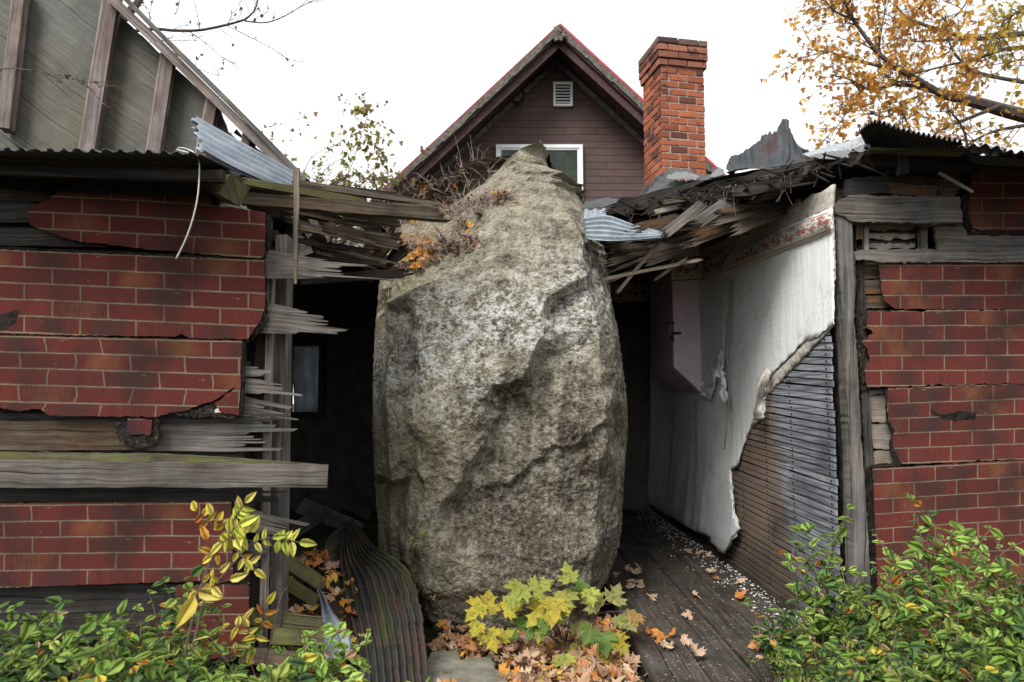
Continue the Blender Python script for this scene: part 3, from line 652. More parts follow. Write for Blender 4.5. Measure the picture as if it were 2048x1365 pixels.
# ---------------- brown gabled house and its neighbours ----------------
bh=thing('gabled_house','brown shingled house gable with a white framed window and vent, behind the boulder','house',(.68,10,0))
A=P(1118,52,9.35); Lp=P(770,378,9.35); Rp=P(1440,347,9.35)
sL=(A.z-Lp.z)/(A.x-Lp.x); sR=(A.z-Rp.z)/(Rp.x-A.x)
xl_,xr_=A.x-4.0,A.x+3.6
wa=A+Vector((0,.6,-.24))
mb=MB(); W=[(xl_+.5,0),(xl_+.5,wa.z-sL*(A.x-xl_-.5)),(A.x,wa.z),(xr_-.5,wa.z-sR*(xr_-.5-A.x)),(xr_-.5,0)]
extr(mb,[Vector((x,10,z)) for x,z in W],[(x,z) for x,z in W],(0,.25,0)); mb.build('gable_wall',M['shingle'],bh)
for sgn,xe,sl_ in ((-1,xl_,sL),(1,xr_,sR)):
    e=Vector((xe,A.y,A.z-sl_*abs(xe-A.x))); dn=Vector((0,0,-.16)); mb=MB()
    pts=[A,e,e+dn,A+dn]; extr(mb,pts,[(0,0),(4,0),(4,.2),(0,.2)],(0,6,0)); rf=mb.build('roof',M['maroon'],bh)
    nrm_=Vector((sl_*sgn,0,1)).normalized()
    mb=MB(); a=A+Vector((0,-.03,.0)); b=e+Vector((0,-.03,0)); extr(mb,[a+nrm_*(.012 if sgn<0 else .03),b+nrm_*(.012 if sgn<0 else .03),b-nrm_*.005,a-nrm_*.005],[(0,0)]*4,(0,6,0)); mb.build('roof_edge',M['redmetal'],rf)
    mb=MB(); o1=-nrm_; ax=(e-A).normalized()
    for i in range(40):   # mossy shingle layers under the red edge
        p0=a+ax*(i/40*(e-A).length); p1=a+ax*((i+1)/40*(e-A).length); g0=R.uniform(-.012,.012)
        extr(mb,[p0+o1*.01,p1+o1*.01,p1+o1*(.09+g0),p0+o1*(.09+g0)],[(0,0)]*4,(0,.06+R.uniform(0,.03),0))
    mb.build('shingle_edge',M['mould'],rf)
    mb=MB(); extr(mb,[A+Vector((0,.05,-.16)),e+Vector((0,.05,-.16)),e+Vector((0,.05,-.30)),A+Vector((0,.05,-.30))],[(0,0)]*4,(0,.03,0)); mb.build('rake_board',M['maroon'],rf)
    mb=MB(); extr(mb,[A+Vector((0,.56,-.20)),e+Vector((0,.56,-.20)),e+Vector((0,.56,-.30)),A+Vector((0,.56,-.30))],[(0,0)]*4,(0,.035,0)); mb.build('wall_trim',M['mould'],rf)
mb=MB(); c0=P(1118,66,9.28); 
for i in range(26): mb.box(c0+Vector((R.uniform(-.07,.07),R.uniform(0,.08),R.uniform(-.1,.07))),.07,.05,.04,Matrix.Rotation(R.uniform(0,3),3,'Y'))
mb.build('ridge_end_cap',M['mould'],bh)
def frame(parent,name,x0,y0,x1,y1,Y,wd,dep,mat,out=.05):
    a=P(x0,y0,Y);b=P(x1,y1,Y); mb=MB(); zc=(a.z+b.z)/2; xc=(a.x+b.x)/2; W_=b.x-a.x; H_=a.z-b.z
    for cx_,cz_,w_,h_ in ((xc,a.z-wd/2,W_,wd),(xc,b.z+wd/2,W_,wd),(a.x+wd/2,zc,wd,H_-2*wd),(b.x-wd/2,zc,wd,H_-2*wd)):
        mb.box((cx_,Y-out+dep/2,cz_),w_,dep,h_)
    return mb.build(name,mat,parent,bev=.004),a,b
win=MB(); a=P(992,292,9.99); b=P(1166,432,9.99)
mb=MB(); mb.box(((a.x+b.x)/2,9.975,(a.z+b.z)/2),b.x-a.x-.1,.02,a.z-b.z-.1); wpane=None
fr,a,b=frame(bh,'window',992,292,1166,432,9.99,.055,.07,M['white'],.06)
mb.build('pane',M['glass'],fr)
fr2,a2,b2=frame(fr,'inner_frame',999,299,1159,425,9.99,.028,.05,M['white'],.045)
vt,a,b=frame(bh,'vent',1106,167,1145,215,9.99,.035,.05,M['white'],.05)
mb=MB(); 
for i in range(6):
    z=b.z+.045+(a.z-b.z-.09)*(i+.5)/6; mb.box(((a.x+b.x)/2,9.965,z),b.x-a.x-.075,.004,.032,Matrix.Rotation(rad(-35),3,'X'))
mb.build('louvre',M['white'],vt)
mb=MB(); mb.box(((a.x+b.x)/2,9.992,(a.z+b.z)/2),b.x-a.x-.04,.01,a.z-b.z-.04); mb.build('vent_back',M['black'],vt)
mb=MB(); pc=[P(1035+14*math.cos(t*.7),188+16*math.sin(t*.7)+t*.3,9.9) for t in range(22)]; tube(mb,pc,.008,.008,5)
tube(mb,[P(1045,175,9.9),P(1080,150,9.9),P(1102,138,9.9)],.008,.008,5); tube(mb,[P(1030,176,9.9),P(1020,160,9.7),P(985,190,9.5)],.008,.008,5)
mb.build('coiled_cable',M['black'],label='black coiled cable hanging on the gable wall under the left eave',cat='cable')

# chimney
chm=thing('chimney','red brick chimney with a stepped cap and sooty bricks, rising beside the brown gable','chimney',(1.66,6.85,2.8))
ca=rad(11); Rz=Matrix.Rotation(ca,3,'Z'); base=P(1325,345,6.6); cw=.47
cc=Vector((base.x,6.6,0))+Rz@Vector((cw/2,cw/2,0))
ztop=P(1325,84,6.6).z; zcap=P(1325,135,6.6).z
mb=MB(); mb.box(cc+Vector((0,0,(ztop-.06+2.8)/2)),cw-.014,cw-.014,ztop-.06-2.8,Rz); mb.build('mortar_core',M['mortar'],chm)
mb=MB(); cp=MB(); zc=3.2; k=0
while zc<ztop:
    capc=zc>zcap; ex_=(.022 if capc else 0); 
    if zc>ztop-.19 and capc: ex_=.034
    W2=cw/2+ex_; tgt=cp if capc else mb
    for f in range(4):
        Rf=Matrix.Rotation(f*math.pi/2,3,'Z'); x=-W2; i=0
        seq=[.2,.2,.095] if (k+f)%2==0 else [.095,.2,.2]; s_=(2*W2)/(sum(seq)+.0*3); 
        for L_ in seq:
            L2=L_*s_
            if not(zc>ztop-.07 and R.random()<.12):
                cmul=R.uniform(.6,1.15)
                col=(.36*cmul,.115*cmul,.06*cmul) if not capc else (.32*cmul,.13*cmul,.085*cmul)
                if R.random()<.14: col=(.12,.05,.04)
                if zc>ztop-.09: col=(col[0]*.5,col[1]*.8,col[2])
                dd=.05 if not capc else .07
                if x+L2>W2-.001: pass
                c_=Vector((x+L2/2,-W2+dd/2-R.uniform(0,.004),zc+.031)); tgt.box(cc+Rz@(Rf@c_),L2-.012,dd,.061,Rz@Rf,col=col,jit=.0028)
            x+=L2
    zc+=.0745; k+=1
mb.build('brick_shaft',M['brick'],chm,bev=.004); cp.build('cap',M['brick'],chm,bev=.004)
mb=MB(); mb.box(cc+Vector((0,0,3.53)),cw+.05,cw+.05,.20,Rz,jit=.025); mb.build('flashing',M['flash'],chm,bev=.02)

# ---------------- ruined house: rooms behind the boulder ----------------
rm=thing('ruined_room','dark gutted room of the wrecked house behind the boulder','building',(0,8.4,0))
def ceilz(y): return 2.62+(y-3.6)*.125
# back wall around a window opening
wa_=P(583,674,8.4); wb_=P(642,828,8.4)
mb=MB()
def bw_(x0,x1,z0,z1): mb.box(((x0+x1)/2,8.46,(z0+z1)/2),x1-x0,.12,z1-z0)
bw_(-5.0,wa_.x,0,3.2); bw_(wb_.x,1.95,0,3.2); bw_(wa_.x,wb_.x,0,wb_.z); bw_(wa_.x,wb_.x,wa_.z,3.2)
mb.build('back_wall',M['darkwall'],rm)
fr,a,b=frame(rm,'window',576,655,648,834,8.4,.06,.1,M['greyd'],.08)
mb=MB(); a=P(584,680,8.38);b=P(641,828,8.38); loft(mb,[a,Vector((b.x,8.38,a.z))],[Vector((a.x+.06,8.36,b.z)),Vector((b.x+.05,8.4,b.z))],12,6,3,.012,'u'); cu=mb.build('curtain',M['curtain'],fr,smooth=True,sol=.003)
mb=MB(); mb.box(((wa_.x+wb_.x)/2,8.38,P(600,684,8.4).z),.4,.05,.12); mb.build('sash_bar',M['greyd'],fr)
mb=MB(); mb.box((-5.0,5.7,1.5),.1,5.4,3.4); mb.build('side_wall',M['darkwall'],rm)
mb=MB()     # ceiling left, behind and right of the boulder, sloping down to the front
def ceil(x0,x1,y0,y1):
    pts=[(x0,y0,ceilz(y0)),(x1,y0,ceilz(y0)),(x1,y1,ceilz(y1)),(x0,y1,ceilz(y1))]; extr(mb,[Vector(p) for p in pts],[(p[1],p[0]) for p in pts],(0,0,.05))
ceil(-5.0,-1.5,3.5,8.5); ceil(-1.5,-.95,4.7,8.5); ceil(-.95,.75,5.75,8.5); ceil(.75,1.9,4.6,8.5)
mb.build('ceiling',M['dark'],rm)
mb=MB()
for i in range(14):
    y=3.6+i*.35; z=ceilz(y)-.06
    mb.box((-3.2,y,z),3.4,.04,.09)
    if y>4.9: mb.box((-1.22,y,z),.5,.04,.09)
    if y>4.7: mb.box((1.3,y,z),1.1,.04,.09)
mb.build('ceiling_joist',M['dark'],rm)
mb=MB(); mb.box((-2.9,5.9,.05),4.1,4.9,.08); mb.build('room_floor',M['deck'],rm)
# border paper strip on dark back wall right of the boulder
mb=MB(); mb.poly([(.6,8.395,2.62),(1.69,8.395,2.62),(1.69,8.395,2.85),(.6,8.395,2.85)],[(0,0),(1.1,0),(1.1,1),(0,1)]); mb.build('wallpaper_border',M['border'],rm,sol=.003)
mb=MB(); mb.box((1.2,8.38,1.25),.98,.02,2.3); mb.box((1.0,8.36,1.25),.03,.03,2.3); mb.box((1.45,8.36,1.25),.03,.03,2.3); mb.build('panel_boards',plain('dim_papered_board',(.11,.10,.095),.9,.2,4),rm)

# ---------------- wallpapered wall ----------------
ww=thing('interior_wall','inner wall on the right with peeling rose wallpaper over bare laths','wall',(1.78,3.8,0))
def WX(y): return 1.78-.0174*(y-3.8)
def wq_(y,z,off=0): return Vector((WX(y)-off,y,z))
mb=MB(); pts=[(3.78,.0),(8.5,.0),(8.5,3.2),(3.78,2.6)]; extr(mb,[wq_(y,z,-.05) for y,z in pts],[(y,z) for y,z in pts],(.08,0,0)); mb.build('wall_core',M['tar'],ww)
mb=MB(); nl=60
yb=P(1500,0,1).x
for i in range(nl):
    f=i/nl; z0=.06+f*2.5; z1=.06+f*3.05
    ys=[3.80,5.05+R.uniform(-.03,.03),6.3]
    cuts=[3.80+R.uniform(0,.02),4.45+(.25 if (i//8)%2 else 0)+R.uniform(-.012,.012),5.6+R.uniform(-.02,.02),8.3]
    for a_,b_ in zip(cuts[:-1],cuts[1:]):
        if b_-a_<.05: continue
        za=z0+(z1-z0)*(a_-3.8)/4.6; zb=z0+(z1-z0)*(b_-3.8)/4.6; h=.034; o=R.uniform(-.004,.004); sl0=R.uniform(-.004,.004); m_=R.uniform(.55,1.1)
        uo=R.uniform(0,.02)
        p=[wq_(a_+.002,za,o),wq_(b_-.002,zb+sl0,o),wq_(b_-.002,zb+sl0+h,o),wq_(a_+.002,za+h,o)]
        extr(mb,p,[(a_-3.8,za),(b_-3.8,zb),(b_-3.8,zb+h),(a_-3.8,za+h)],(.012,0,0),col=(m_,m_,m_))
        # nail heads
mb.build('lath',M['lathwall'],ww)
mb=MB()
for i in range(nl):
    for y in (3.86,4.35,4.78,5.25):
        z0=.06+i/nl*(2.5+.55*(y-3.8)/4.6)+.017; mb.box(wq_(y+R.uniform(-.01,.01),z0,.004),.004,.011,.009)
mb.build('nail_head',M['black'],ww)
# torn wallpaper sheet on plaster, cut into a grid then buckled
tor=[(1300,1002),(1318,1012),(1340,1028),(1362,1038),(1385,1052),(1405,1064),(1428,1072),(1440,1090),(1452,1104),(1462,1106),(1474,1086),(1486,1056),(1478,1025),(1470,990),(1463,940),(1478,930),(1484,905),(1492,875),(1503,850),(1516,842),(1526,835),(1530,820),(1527,800),(1533,770),(1544,748),(1566,726),(1585,708),(1600,690),(1612,680),(1628,676),(1642,670),(1656,656),(1668,648)]
def sheet(name,poly,mat,off,cut=.06,disp=None,th=.006,uvf=None,par=ww,jag=0,seed=3):
    poly=jagp(poly,jag,6,seed,skip=lambda p:False) if jag else poly
    bm=bmesh.new(); f=PW(off); vs=[bm.verts.new(f(x,y)) for x,y in poly]; bm.faces.new(vs)
    ys=[v.co.y for v in vs]; zz=[v.co.z for v in vs]
    y=min(ys)+cut
    while y<max(ys): bmesh.ops.bisect_plane(bm,geom=bm.verts[:]+bm.edges[:]+bm.faces[:],plane_co=(0,y,0),plane_no=(0,1,0)); y+=cut
    z=min(zz)+cut
    while z<max(zz): bmesh.ops.bisect_plane(bm,geom=bm.verts[:]+bm.edges[:]+bm.faces[:],plane_co=(0,0,z),plane_no=(0,0,1)); z+=cut
    ul=bm.loops.layers.uv.new('UVMap')
    for fc in bm.faces:
        fc.smooth=True
        for l in fc.loops: c=l.vert.co; l[ul].uv=uvf(c) if uvf else (c.y-3.8,c.z)
    if disp:
        for v in bm.verts: v.co=v.co+disp(v.co)
    o_=wloc(par); bmesh.ops.translate(bm,verts=bm.verts,vec=-o_)
    me=bpy.data.meshes.new(name); bm.to_mesh(me); bm.free(); me.materials.append(mat); o=bpy.data.objects.new(name,me); C.objects.link(o); o.parent=par; WL[o.name]=o_
    m=o.modifiers.new('s','SOLIDIFY'); m.thickness=th; m.offset=0; return o
def dpaper(c):
    y,z=c.y,c.z
    low=max(0,(1.25-z)); n=math.sin(y*7.3+z*1.1)*.5+math.sin(y*15+z*2.3+1)*.3
    fold=0
    for y0,w_,a_ in ((4.95,.05,.03),(5.3,.03,.04),(6.1,.05,.03),(6.6,.04,.04),(7.3,.06,.03)):
        fold+=a_*math.exp(-((y-y0-.05*math.sin(z*4))/w_)**2)*min(1,max(0,(2.1-z)))
    return Vector((-(low*low*.055+.005*n*min(1,low+.2)+fold*.35*(.2+low)),0,0))
sheet('plaster_layer',[(1300,525),(1300,1004)]+jagp([(x+R.uniform(.5,3.5),y+R.uniform(0,2.5)) for x,y in tor[1:]],.8,5,8)+[(1670,560),(1668,470),(1665,420),(1600,446),(1500,490),(1400,520)],M['plaster'],.006,.045,lambda c:dpaper(c)*.95,.007,jag=.5,seed=9)
sheet('wallpaper',[(1300,520)]+[(1300,1002)]+tor[1:]+[(1667,560),(1666,470),(1663,416),(1600,443),(1500,486),(1400,516)],M['paper'],.015,.045,dpaper,jag=.9)
topb=[(1403,519),(1461,504),(1540,470),(1600,447),(1640,429),(1659,422)]; botb=[(1666,461),(1630,478),(1570,501),(1500,530),(1440,552),(1403,563)]
def uvb(c):
    f=(c.y-3.8)/4.6; zt_=ZB+(ZT-ZB)*1; return (c.y*1.0, (c.z-(b0+(b1-b0)*f))/((t0+(t1-t0)*f)-(b0+(b1-b0)*f)))
q0=PW(.03)(1659,422); q1=PW(.03)(1403,519); r0=PW(.03)(1666,461); r1=PW(.03)(1403,563); ZB=ZT=0
def lin(a,b): s_=(b.z-a.z)/(b.y-a.y); return a.z+(3.8-a.y)*s_, a.z+(8.4-a.y)*s_
t0,t1=lin(q0,q1); b0,b1=lin(r0,r1)
sheet('wallpaper_border',topb+botb,M['border'],.03,.09,None,.003,uvb,jag=.3)
# curled flap hanging at the torn edge
mb=MB(); f1=PW(.05); f2=PW(.11)
loft(mb,[f1(1534,735),f2(1520,760),f2(1512,800),f1(1505,842)],[f1(1541,745),f1(1534,775),f1(1527,810),f2(1525,838)],14,5,0,0,crumple=.008,ragB=.2); mb.build('torn_paper_flap',M['plaster'],ww,smooth=True,sol=.006)
for pts in ([(1406,790),(1412,755),(1425,735),(1440,745),(1432,770),(1420,800)],[(1445,700),(1452,715),(1450,760),(1462,800),(1455,805),(1443,745)]):
    mb=MB(); f_=PW(.05); extr(mb,[f_(x,y)+Vector((-R.uniform(0,.05),0,0)) for x,y in jagp(pts,1.5,6,4)],[(x*.004,y*.004) for x,y in jagp(pts,1.5,6,4)],(.006,0,0)); mb.build('torn_paper_flap',M['paper'],ww)
for x,y0,y1,m_ in ((1456,555,730,'plaster'),(1464,560,900,'paper'),(1393,800,1050,'paper'),(1350,810,1010,'paper'),(1300,600,1005,'grey')):
    f_=PW(.035); mb=MB(); tube(mb,[f_(x+R.uniform(-2,2),y0+(y1-y0)*i/8)+Vector((-R.uniform(0,.012)-(i/8)**2*.05,0,0)) for i in range(9)],.008,.006,5); mb.build('paper_seam',M[m_],ww,smooth=True)
# chimney chase, faded pink
ya=6.22; xa=WX(ya); xc=P(1345,600,ya).x; yb_=xc/((1300-1024)/F)*D(1300,650).y
def zat(px,py,Y): return P(px,py,Y).z
zb1=zat(1400,790,ya); zb2=zat(1345,735,ya); zb3=zat(1345,782,ya)
zt1=zat(1400,520,ya); zt2=zat(1345,536,ya)
mb=MB()
front_=[Vector((xa,ya,zb1)),Vector((xc,ya,zb2)),Vector((xc,ya,zt2+.25)),Vector((xa,ya,zt2+.25))]
back_=[Vector((xa,yb_,zb1+.0)),Vector((xc,yb_,zb2)),Vector((xc,yb_,zt2+.35)),Vector((xa,yb_,zt2+.35))]
b0_=len(mb.V); mb.V+=front_+back_
for fc in ((0,1,2,3),(5,4,7,6),(1,5,6,2),(0,4,5,1),(3,2,6,7)): mb.face([b0_+i for i in fc])
ch=mb.build('chimney_chase',M['pink'],ww,bev=.012)
mb=MB()
h_=.24
def bd(a,b,u0):
    o_=Vector((0,0,h_)); n_=Vector((-.004,-.004,0)); L_=(b-a).length
    mb.poly([a+n_,b+n_,b+o_+n_,a+o_+n_],[(u0,0),(u0+L_,0),(u0+L_,1),(u0,1)])
z0=zat(1345,566,ya); z1=zat(1400,563,ya); 
bd(Vector((xc,yb_,zat(1300,583,yb_))),Vector((xc,ya,z0)),0); bd(Vector((xc,ya,z0)),Vector((xa-.005,ya,z1)),.8)
mb.build('wallpaper_border',M['border'],ch,sol=.003)
mb=MB(); 
for x,y in ((1339,646),(1352,667)):
    p=P(x,y,ya-.012); mb.box(p,.085,.02,.022); 
p=P(1345,676,ya-.012); mb.box(p,.02,.02,.06)
mb.build('wall_hook',M['black'],ch)
mb=MB(); a=P(1340,655,ya-.006); mb.box(a,.025,.006,.14); mb.build('exposed_wood_strip',M['pale'],ch)
# rubble-side baseboard beam at the wall foot
B('sill_beam',M['deck'],ww,(WX(3.7)-.02,3.75,.09),(WX(8.3)-.02,8.3,.09),.10,t=.06,nrm=(-1,0,0))

# ---------------- right floor deck ----------------
dk=thing('floor_deck','dark worn floorboards running back between the boulder and the wallpapered wall','floor',(1.2,5.5,0))
xs=[.66,.93,1.16,1.40,1.70]
for i in range(4):
    mb=MB(); x0,x1=xs[i]+.004,xs[i+1]-.004
    y0=3.02+R.uniform(-.05,.05); K=30; z=.10+R.uniform(-.004,.004)
    for k in range(1):
        pts=[Vector((x0,y0,z)),Vector((x1,y0+R.uniform(-.03,.03),z)),Vector((x1,8.35,z)),Vector((x0,8.35,z))]
        o_=R.uniform(0,9); extr(mb,pts,[(p.y+o_,p.x+o_) for p in pts],(0,0,-.045))
    mb.build('floorboard',M['deck'],dk,bev=.006)
mb=MB()
for y in (3.4,4.6,5.8,7.0): mb.box((1.2,y,.02),1.1,.09,.07)
mb.box((.69,5.6,.015),.05,5.1,.075); mb.build('floor_joist',M['dark'],dk)

# ---------------- left front wall ----------------
lw=thing('ruined_wall','left front wall of red brick pattern siding torn off weathered clapboards','wall',(-1.6,3.0,0))
kL=.00216
pslab('sheathing',[(-900,330),(486,350),(482,1500),(-900,1500)],PL(-.075),.05,M['greyd'],lw,.02,(0,0),kL)
def LP(poly,off,slope,org,jag=1.3,name='brick_siding',seed=1,th=.012):
    return pslab(name,poly,PL(off),th,[M['insL'],M['felt']],lw,slope,org,kL,jag,7,seed)
# strips of siding, top to bottom; organised as in the photograph
LP([(100,322),(415,348),(418,395),(425,412),(455,414),(530,425),(531,440),(528,512),(520,517),(430,511),(300,500),(215,489),(160,484),(110,470),(60,450),(53,428),(72,410),(95,398),(112,388),(98,365)],.004,.055,(106,459),.9,seed=2)
LP([(-900,470),(0,500),(325,513),(529,521),(531,590),(528,620),(522,640),(508,660),(495,679),(380,677),(362,668),(350,674),(0,668),(-900,640)],.010,.042,(104,504.6),.7,seed=3)
LP([(-900,650),(0,669),(325,678),(484,682),(484,700),(478,832),(440,824),(430,806),(445,798),(452,788),(470,778),(470,775),(430,800),(400,810),(370,822),(340,826),(318,834),(100,832),(78,818),(35,822),(0,815),(-900,800)],.006,.022,(30,674),.9,seed=4)
LP([(-900,1002),(0,1007),(350,1004),(462,1003),(463,1030),(466,1150),(460,1160),(0,1176),(-900,1200)],.006,-.012,(6,1012),.6,seed=5)
LP([(352,1172),(497,1170),(498,1200),(501,1240),(496,1290),(470,1312),(420,1318),(300,1320),(300,1240),(348,1200)],.002,-.02,(54,1172),1.2,seed=6)
LP([(256,838),(305,840),(302,869),(262,870),(254,855)],.012,-.0,(254,838),1.0,seed=7)
def FE(poly,off,seed=1,jag=1.6,mat='felt',name='torn_felt',th=.012): return pslab(name,poly,PL(off),th,M[mat],lw,0,(0,0),kL,jag,5,seed)
FE([(470,778),(483,776),(480,832),(470,836),(360,832),(330,827),(380,822),(410,812),(440,800),(452,788)],-.002,3)
FE([(445,800),(470,795),(468,822),(430,826)],.001,9,1.5,'plaster')
FE([(225,850),(240,845),(262,842),(262,872),(305,870),(312,835),(318,842),(316,885),(300,892),(280,898),(255,890),(240,885)],.004,4)
FE([(505,660),(528,620),(532,600),(535,640),(520,662),(505,682)],-.002,5)
FE([(440,402),(455,400),(490,412),(505,424),(440,417)],-.004,6,1.5,'plaster')
FE([(482,685),(489,684),(486,832),(480,832)],.001,7,.8,'tar')
FE([(528,425),(540,440),(538,500),(528,518)],-.004,8,1.5,'tar')
FE([(462,1003),(474,1003),(478,1140),(464,1152)],-.002,9,1.2,'tar')
FE([(-900,480),(0,494),(330,508),(530,516),(530,523),(330,516),(0,503),(-900,490)],-.006,10,1.0,'tar')
FE([(-900,640),(0,664),(330,672),(500,678),(495,686),(330,681),(0,672),(-900,655)],-.008,10,1.0,'tar')
FE([(-5,630),(14,626),(38,618),(30,648),(10,660),(-5,662)],.011,12,1.2,'tar')
# clapboards
def lb(x0,y0,x1,y1,w0,w1,off,mat='grey',t=.02,s1=0,ns=5,s0=0,name='clapboard',wob=.0015,par=lw,roll=0,dy=0,**kw):
    k=1/F*1.02
    a=PL(off)(x0,y0); b=PL(off)(x1,y1)+Vector((0,dy,0))
    if x1>530: b=P(x1,y1,3.07-off+dy)
    return B(name,M[mat],par,a,b,w0*a.y*k,w1*b.y*k,t,s1=s1,ns=ns,s0=s0,wob=wob,roll=roll,**kw)
lb(-900,330,110,345,50,34,-.03,'brown',s1=.03); lb(-900,380,102,385,50,38,-.02,'brown',s1=.03); lb(-900,430,70,425,50,40,-.02,'greyd',s1=.02); lb(-900,455,215,478,45,34,-.03,'greyd')
lb(-900,835,520,836,22,17,-.035,'greyd',s1=.12,ns=4)
lb(-900,870,520,874,62,56,-.045,'grey',s1=.16,ns=9); lb(-900,872,300,872,60,55,-.028,'brown',s1=.05,ns=6)
beam=lb(-900,938,655,954,68,42,.02,'grey',t=.055,name='loose_beam',wob=.002)
pslab('beam_top_strip',[(-900,903),(0,905),(300,908),(430,914),(560,924),(640,931),(655,938),(640,940),(300,924),(-900,922)],PL(.024),.03,M['mossy'],lw,0,(0,0),kL,.5,12,3)
lb(-900,988,525,992,26,26,-.05,'greyd',s1=.10,ns=5); lb(-900,1205,345,1196,60,50,-.04,'greyd',s1=.03)
lb(-900,1260,330,1250,60,50,-.045,'greyd')
lb(470,525,700,541,68,30,-.03,'grey',s1=.20,ns=5,dy=.0)
lb(500,634,640,646,66,42,-.03,'grey',s1=.13,ns=6,s0=0)
lb(440,742,520,744,26,20,-.03,'grey',s1=.05,ns=3); lb(440,766,560,778,34,22,-.03,'grey',s1=.10,ns=3)
lb(440,805,540,822,40,34,-.03,'grey',s1=.13,ns=5); lb(440,838,540,838,16,12,-.04,'grey',s1=.06,ns=3)
lb(440,1002,505,1008,34,26,-.04,'greyd',s1=.08,ns=4); lb(440,1030,560,1055,50,34,-.03,'grey',s1=.12,ns=6)
lb(470,1110,520,1112,60,56,-.06,'greyd',s1=.03); lb(430,715,490,720,50,46,-.045,'greyd',s1=.03)
# posts of the broken doorway
def post(x0,y0,x1,y1,w,Y,mat,t=.05,name='stud',par=lw,n=(0,-1,0),**kw):
    return B(name,M[mat],par,P(x0,y0,Y),P(x1,y1,Y),w,w,t,nrm=n,**kw)
post(563,470,550,1330,.055,3.22,'grey',.09); post(541,520,523,1330,.03,3.16,'pale',.03); post(527,430,508,1330,.05,3.20,'greyd',.06,s1=.03)
post(578,440,566,1000,.03,3.5,'dark',.05)
mb=MB(); 
for i in range(26): 
    y=440+i*33; board(mb,P(500,y,3.24),P(545+R.uniform(-10,12),y+R.uniform(-3,3),3.24),.06,.055,.012,s1=.03,ns=3)
mb.build('inner_board',M['greyd'],lw)
# roof over the left wall
lr=thing('shed_roof','rusty corrugated roof edge above the left brick pattern wall','roof',(-1.8,3.4,2.5))
mb=MB(); 
e=[P(-900,262,2.45),P(-400,280,2.48),P(0,298,2.52),P(200,302,2.56),P(330,305,2.60),P(402,309,2.62)]
bk=[p+Vector((0,1.3,.20)) for p in e]
loft(mb,e,bk,330,5,46,.007,'u',ragA=.01); mb.build('corrugated_sheet',M['darkmet'],lr,smooth=True,sol=.003)
for dy,dz,w_ in ((.10,-.035,.05),(.28,-.03,.07)):
    B('eave_board',M['dark'],lr,P(-900,262,2.45)+Vector((0,dy,dz-.02)),P(425,318,2.62)+Vector((0,dy,dz-.0)),w_,t=.03)
B('mossy_beam_end',M['mossy'],lr,P(418,363,2.92),P(449,369,2.80),.095,t=.10,nrm=(.1,-1,0))
B('mossy_beam_end',M['mossy'],lr,P(385,352,3.05),P(425,360,2.93),.11,t=.10)
for k,(x0,y0,x1,y1,w_) in enumerate(((400,322,445,342,.03),(395,330,470,360,.025),(430,335,480,352,.02))): B('roof_scrap',M['dark'],lr,P(x0,y0,2.9),P(x1,y1,2.85),w_,t=.015,s1=.03,ns=3)
# plywood gable behind the roof
pg=thing('plywood_gable','weathered plywood gable with pale studs leaning above the left roof','wall',(-2.4,4.3,2.4))
mb=MB(); pp=[(-700,330),(-700,-700),(60,-300),(205,-20),(232,22),(318,106),(410,190),(441,222),(455,262),(480,285),(505,305),(560,345),(600,368),(560,372),(300,372)]
q=jagp(pp,.8,14,2); 
extr(mb,[P(x,y,4.32) for x,y in q],[((x*.80+y*.6)*.0030,(-y*.8+x*.6)*.0030) for x,y in q],(0,.02,0)); mb.build('plywood_sheet',M['ply'],pg)
for k,(x0,y0,x1,y1,w_) in enumerate(((172,318,226,-20,.115),(304,330,338,104,.10),(398,335,428,190,.085),(482,345,496,262,.06),(8,256,40,-30,.085),(545,360,550,318,.05))):
    st=B('stud',M['stud'],pg,P(x0,y0,4.2),P(x1,y1,4.2),w_*.66,t=.11,nrm=(.35,-1,0),s0=.01 if k<4 else 0,ns=3)
    B('stud_edge',M['stud'],st,P(x0-w_*150,y0,4.215),P(x1-w_*150,y1,4.215),w_*.40,t=.09,nrm=(-.9,-1,0))
for (pts,w_,mat,dy) in (([(215,-10),(314,84),(424,193),(597,362)],.055,'stud',0),([(226,-28),(322,70),(440,187),(611,360)],.03,'grey',-.04)):
    for (a,b) in zip(pts[:-1],pts[1:]): B('top_plate',M[mat],pg,P(*a,4.14+dy),P(*b,4.14+dy),w_,t=.16)
B('roof_scrap',M['dark'],pg,P(470,262,4.3),P(560,340,4.3),.03,t=.02,s1=.05,wob=.01)
# ---------------- loose metal and timber on the left ----------------
mb=MB(); loft(mb,[P(386,232,3.35),P(480,285,3.5),P(600,352,3.75)],[P(404,304,2.98),P(480,345,3.15),P(590,392,3.5)],40,40,5.2,.012,'v',ragU=.02)
mb.build('corrugated_sheet',M['galv'],smooth=True,sol=.002,label='bright galvanised corrugated sheet lying tilted on the left roof edge',cat='metal sheet')
def loose(x0,y0,Y0,x1,y1,Y1,w0,w1,mat,label,t=.02,name='broken_plank',cat='plank',grp='broken planks spanning to the boulder',**kw):
    return B(name,M[mat],None,P(x0,y0,Y0),P(x1,y1,Y1),w0,w1,t,label=label,cat=cat,group=grp,**kw)
loose(452,356,2.95,735,404,3.6,.034,.04,'mossy','greenish plank running from the mossy beam end over the gap',t=.03)
loose(440,392,3.0,880,428,3.85,.055,.07,'brown','thick splintered plank lowest of the long planks reaching the boulder',t=.05,s1=.08,ns=5,wob=.003)
loose(590,366,3.3,872,407,3.9,.035,.03,'lathw','long thin board topmost of the planks reaching the boulder',t=.03,s1=.03,ns=3)
loose(690,412,3.5,872,420,3.85,.045,.06,'mossy','mossy board end tucked between the long planks beside the boulder',t=.04,s1=.06,ns=4)
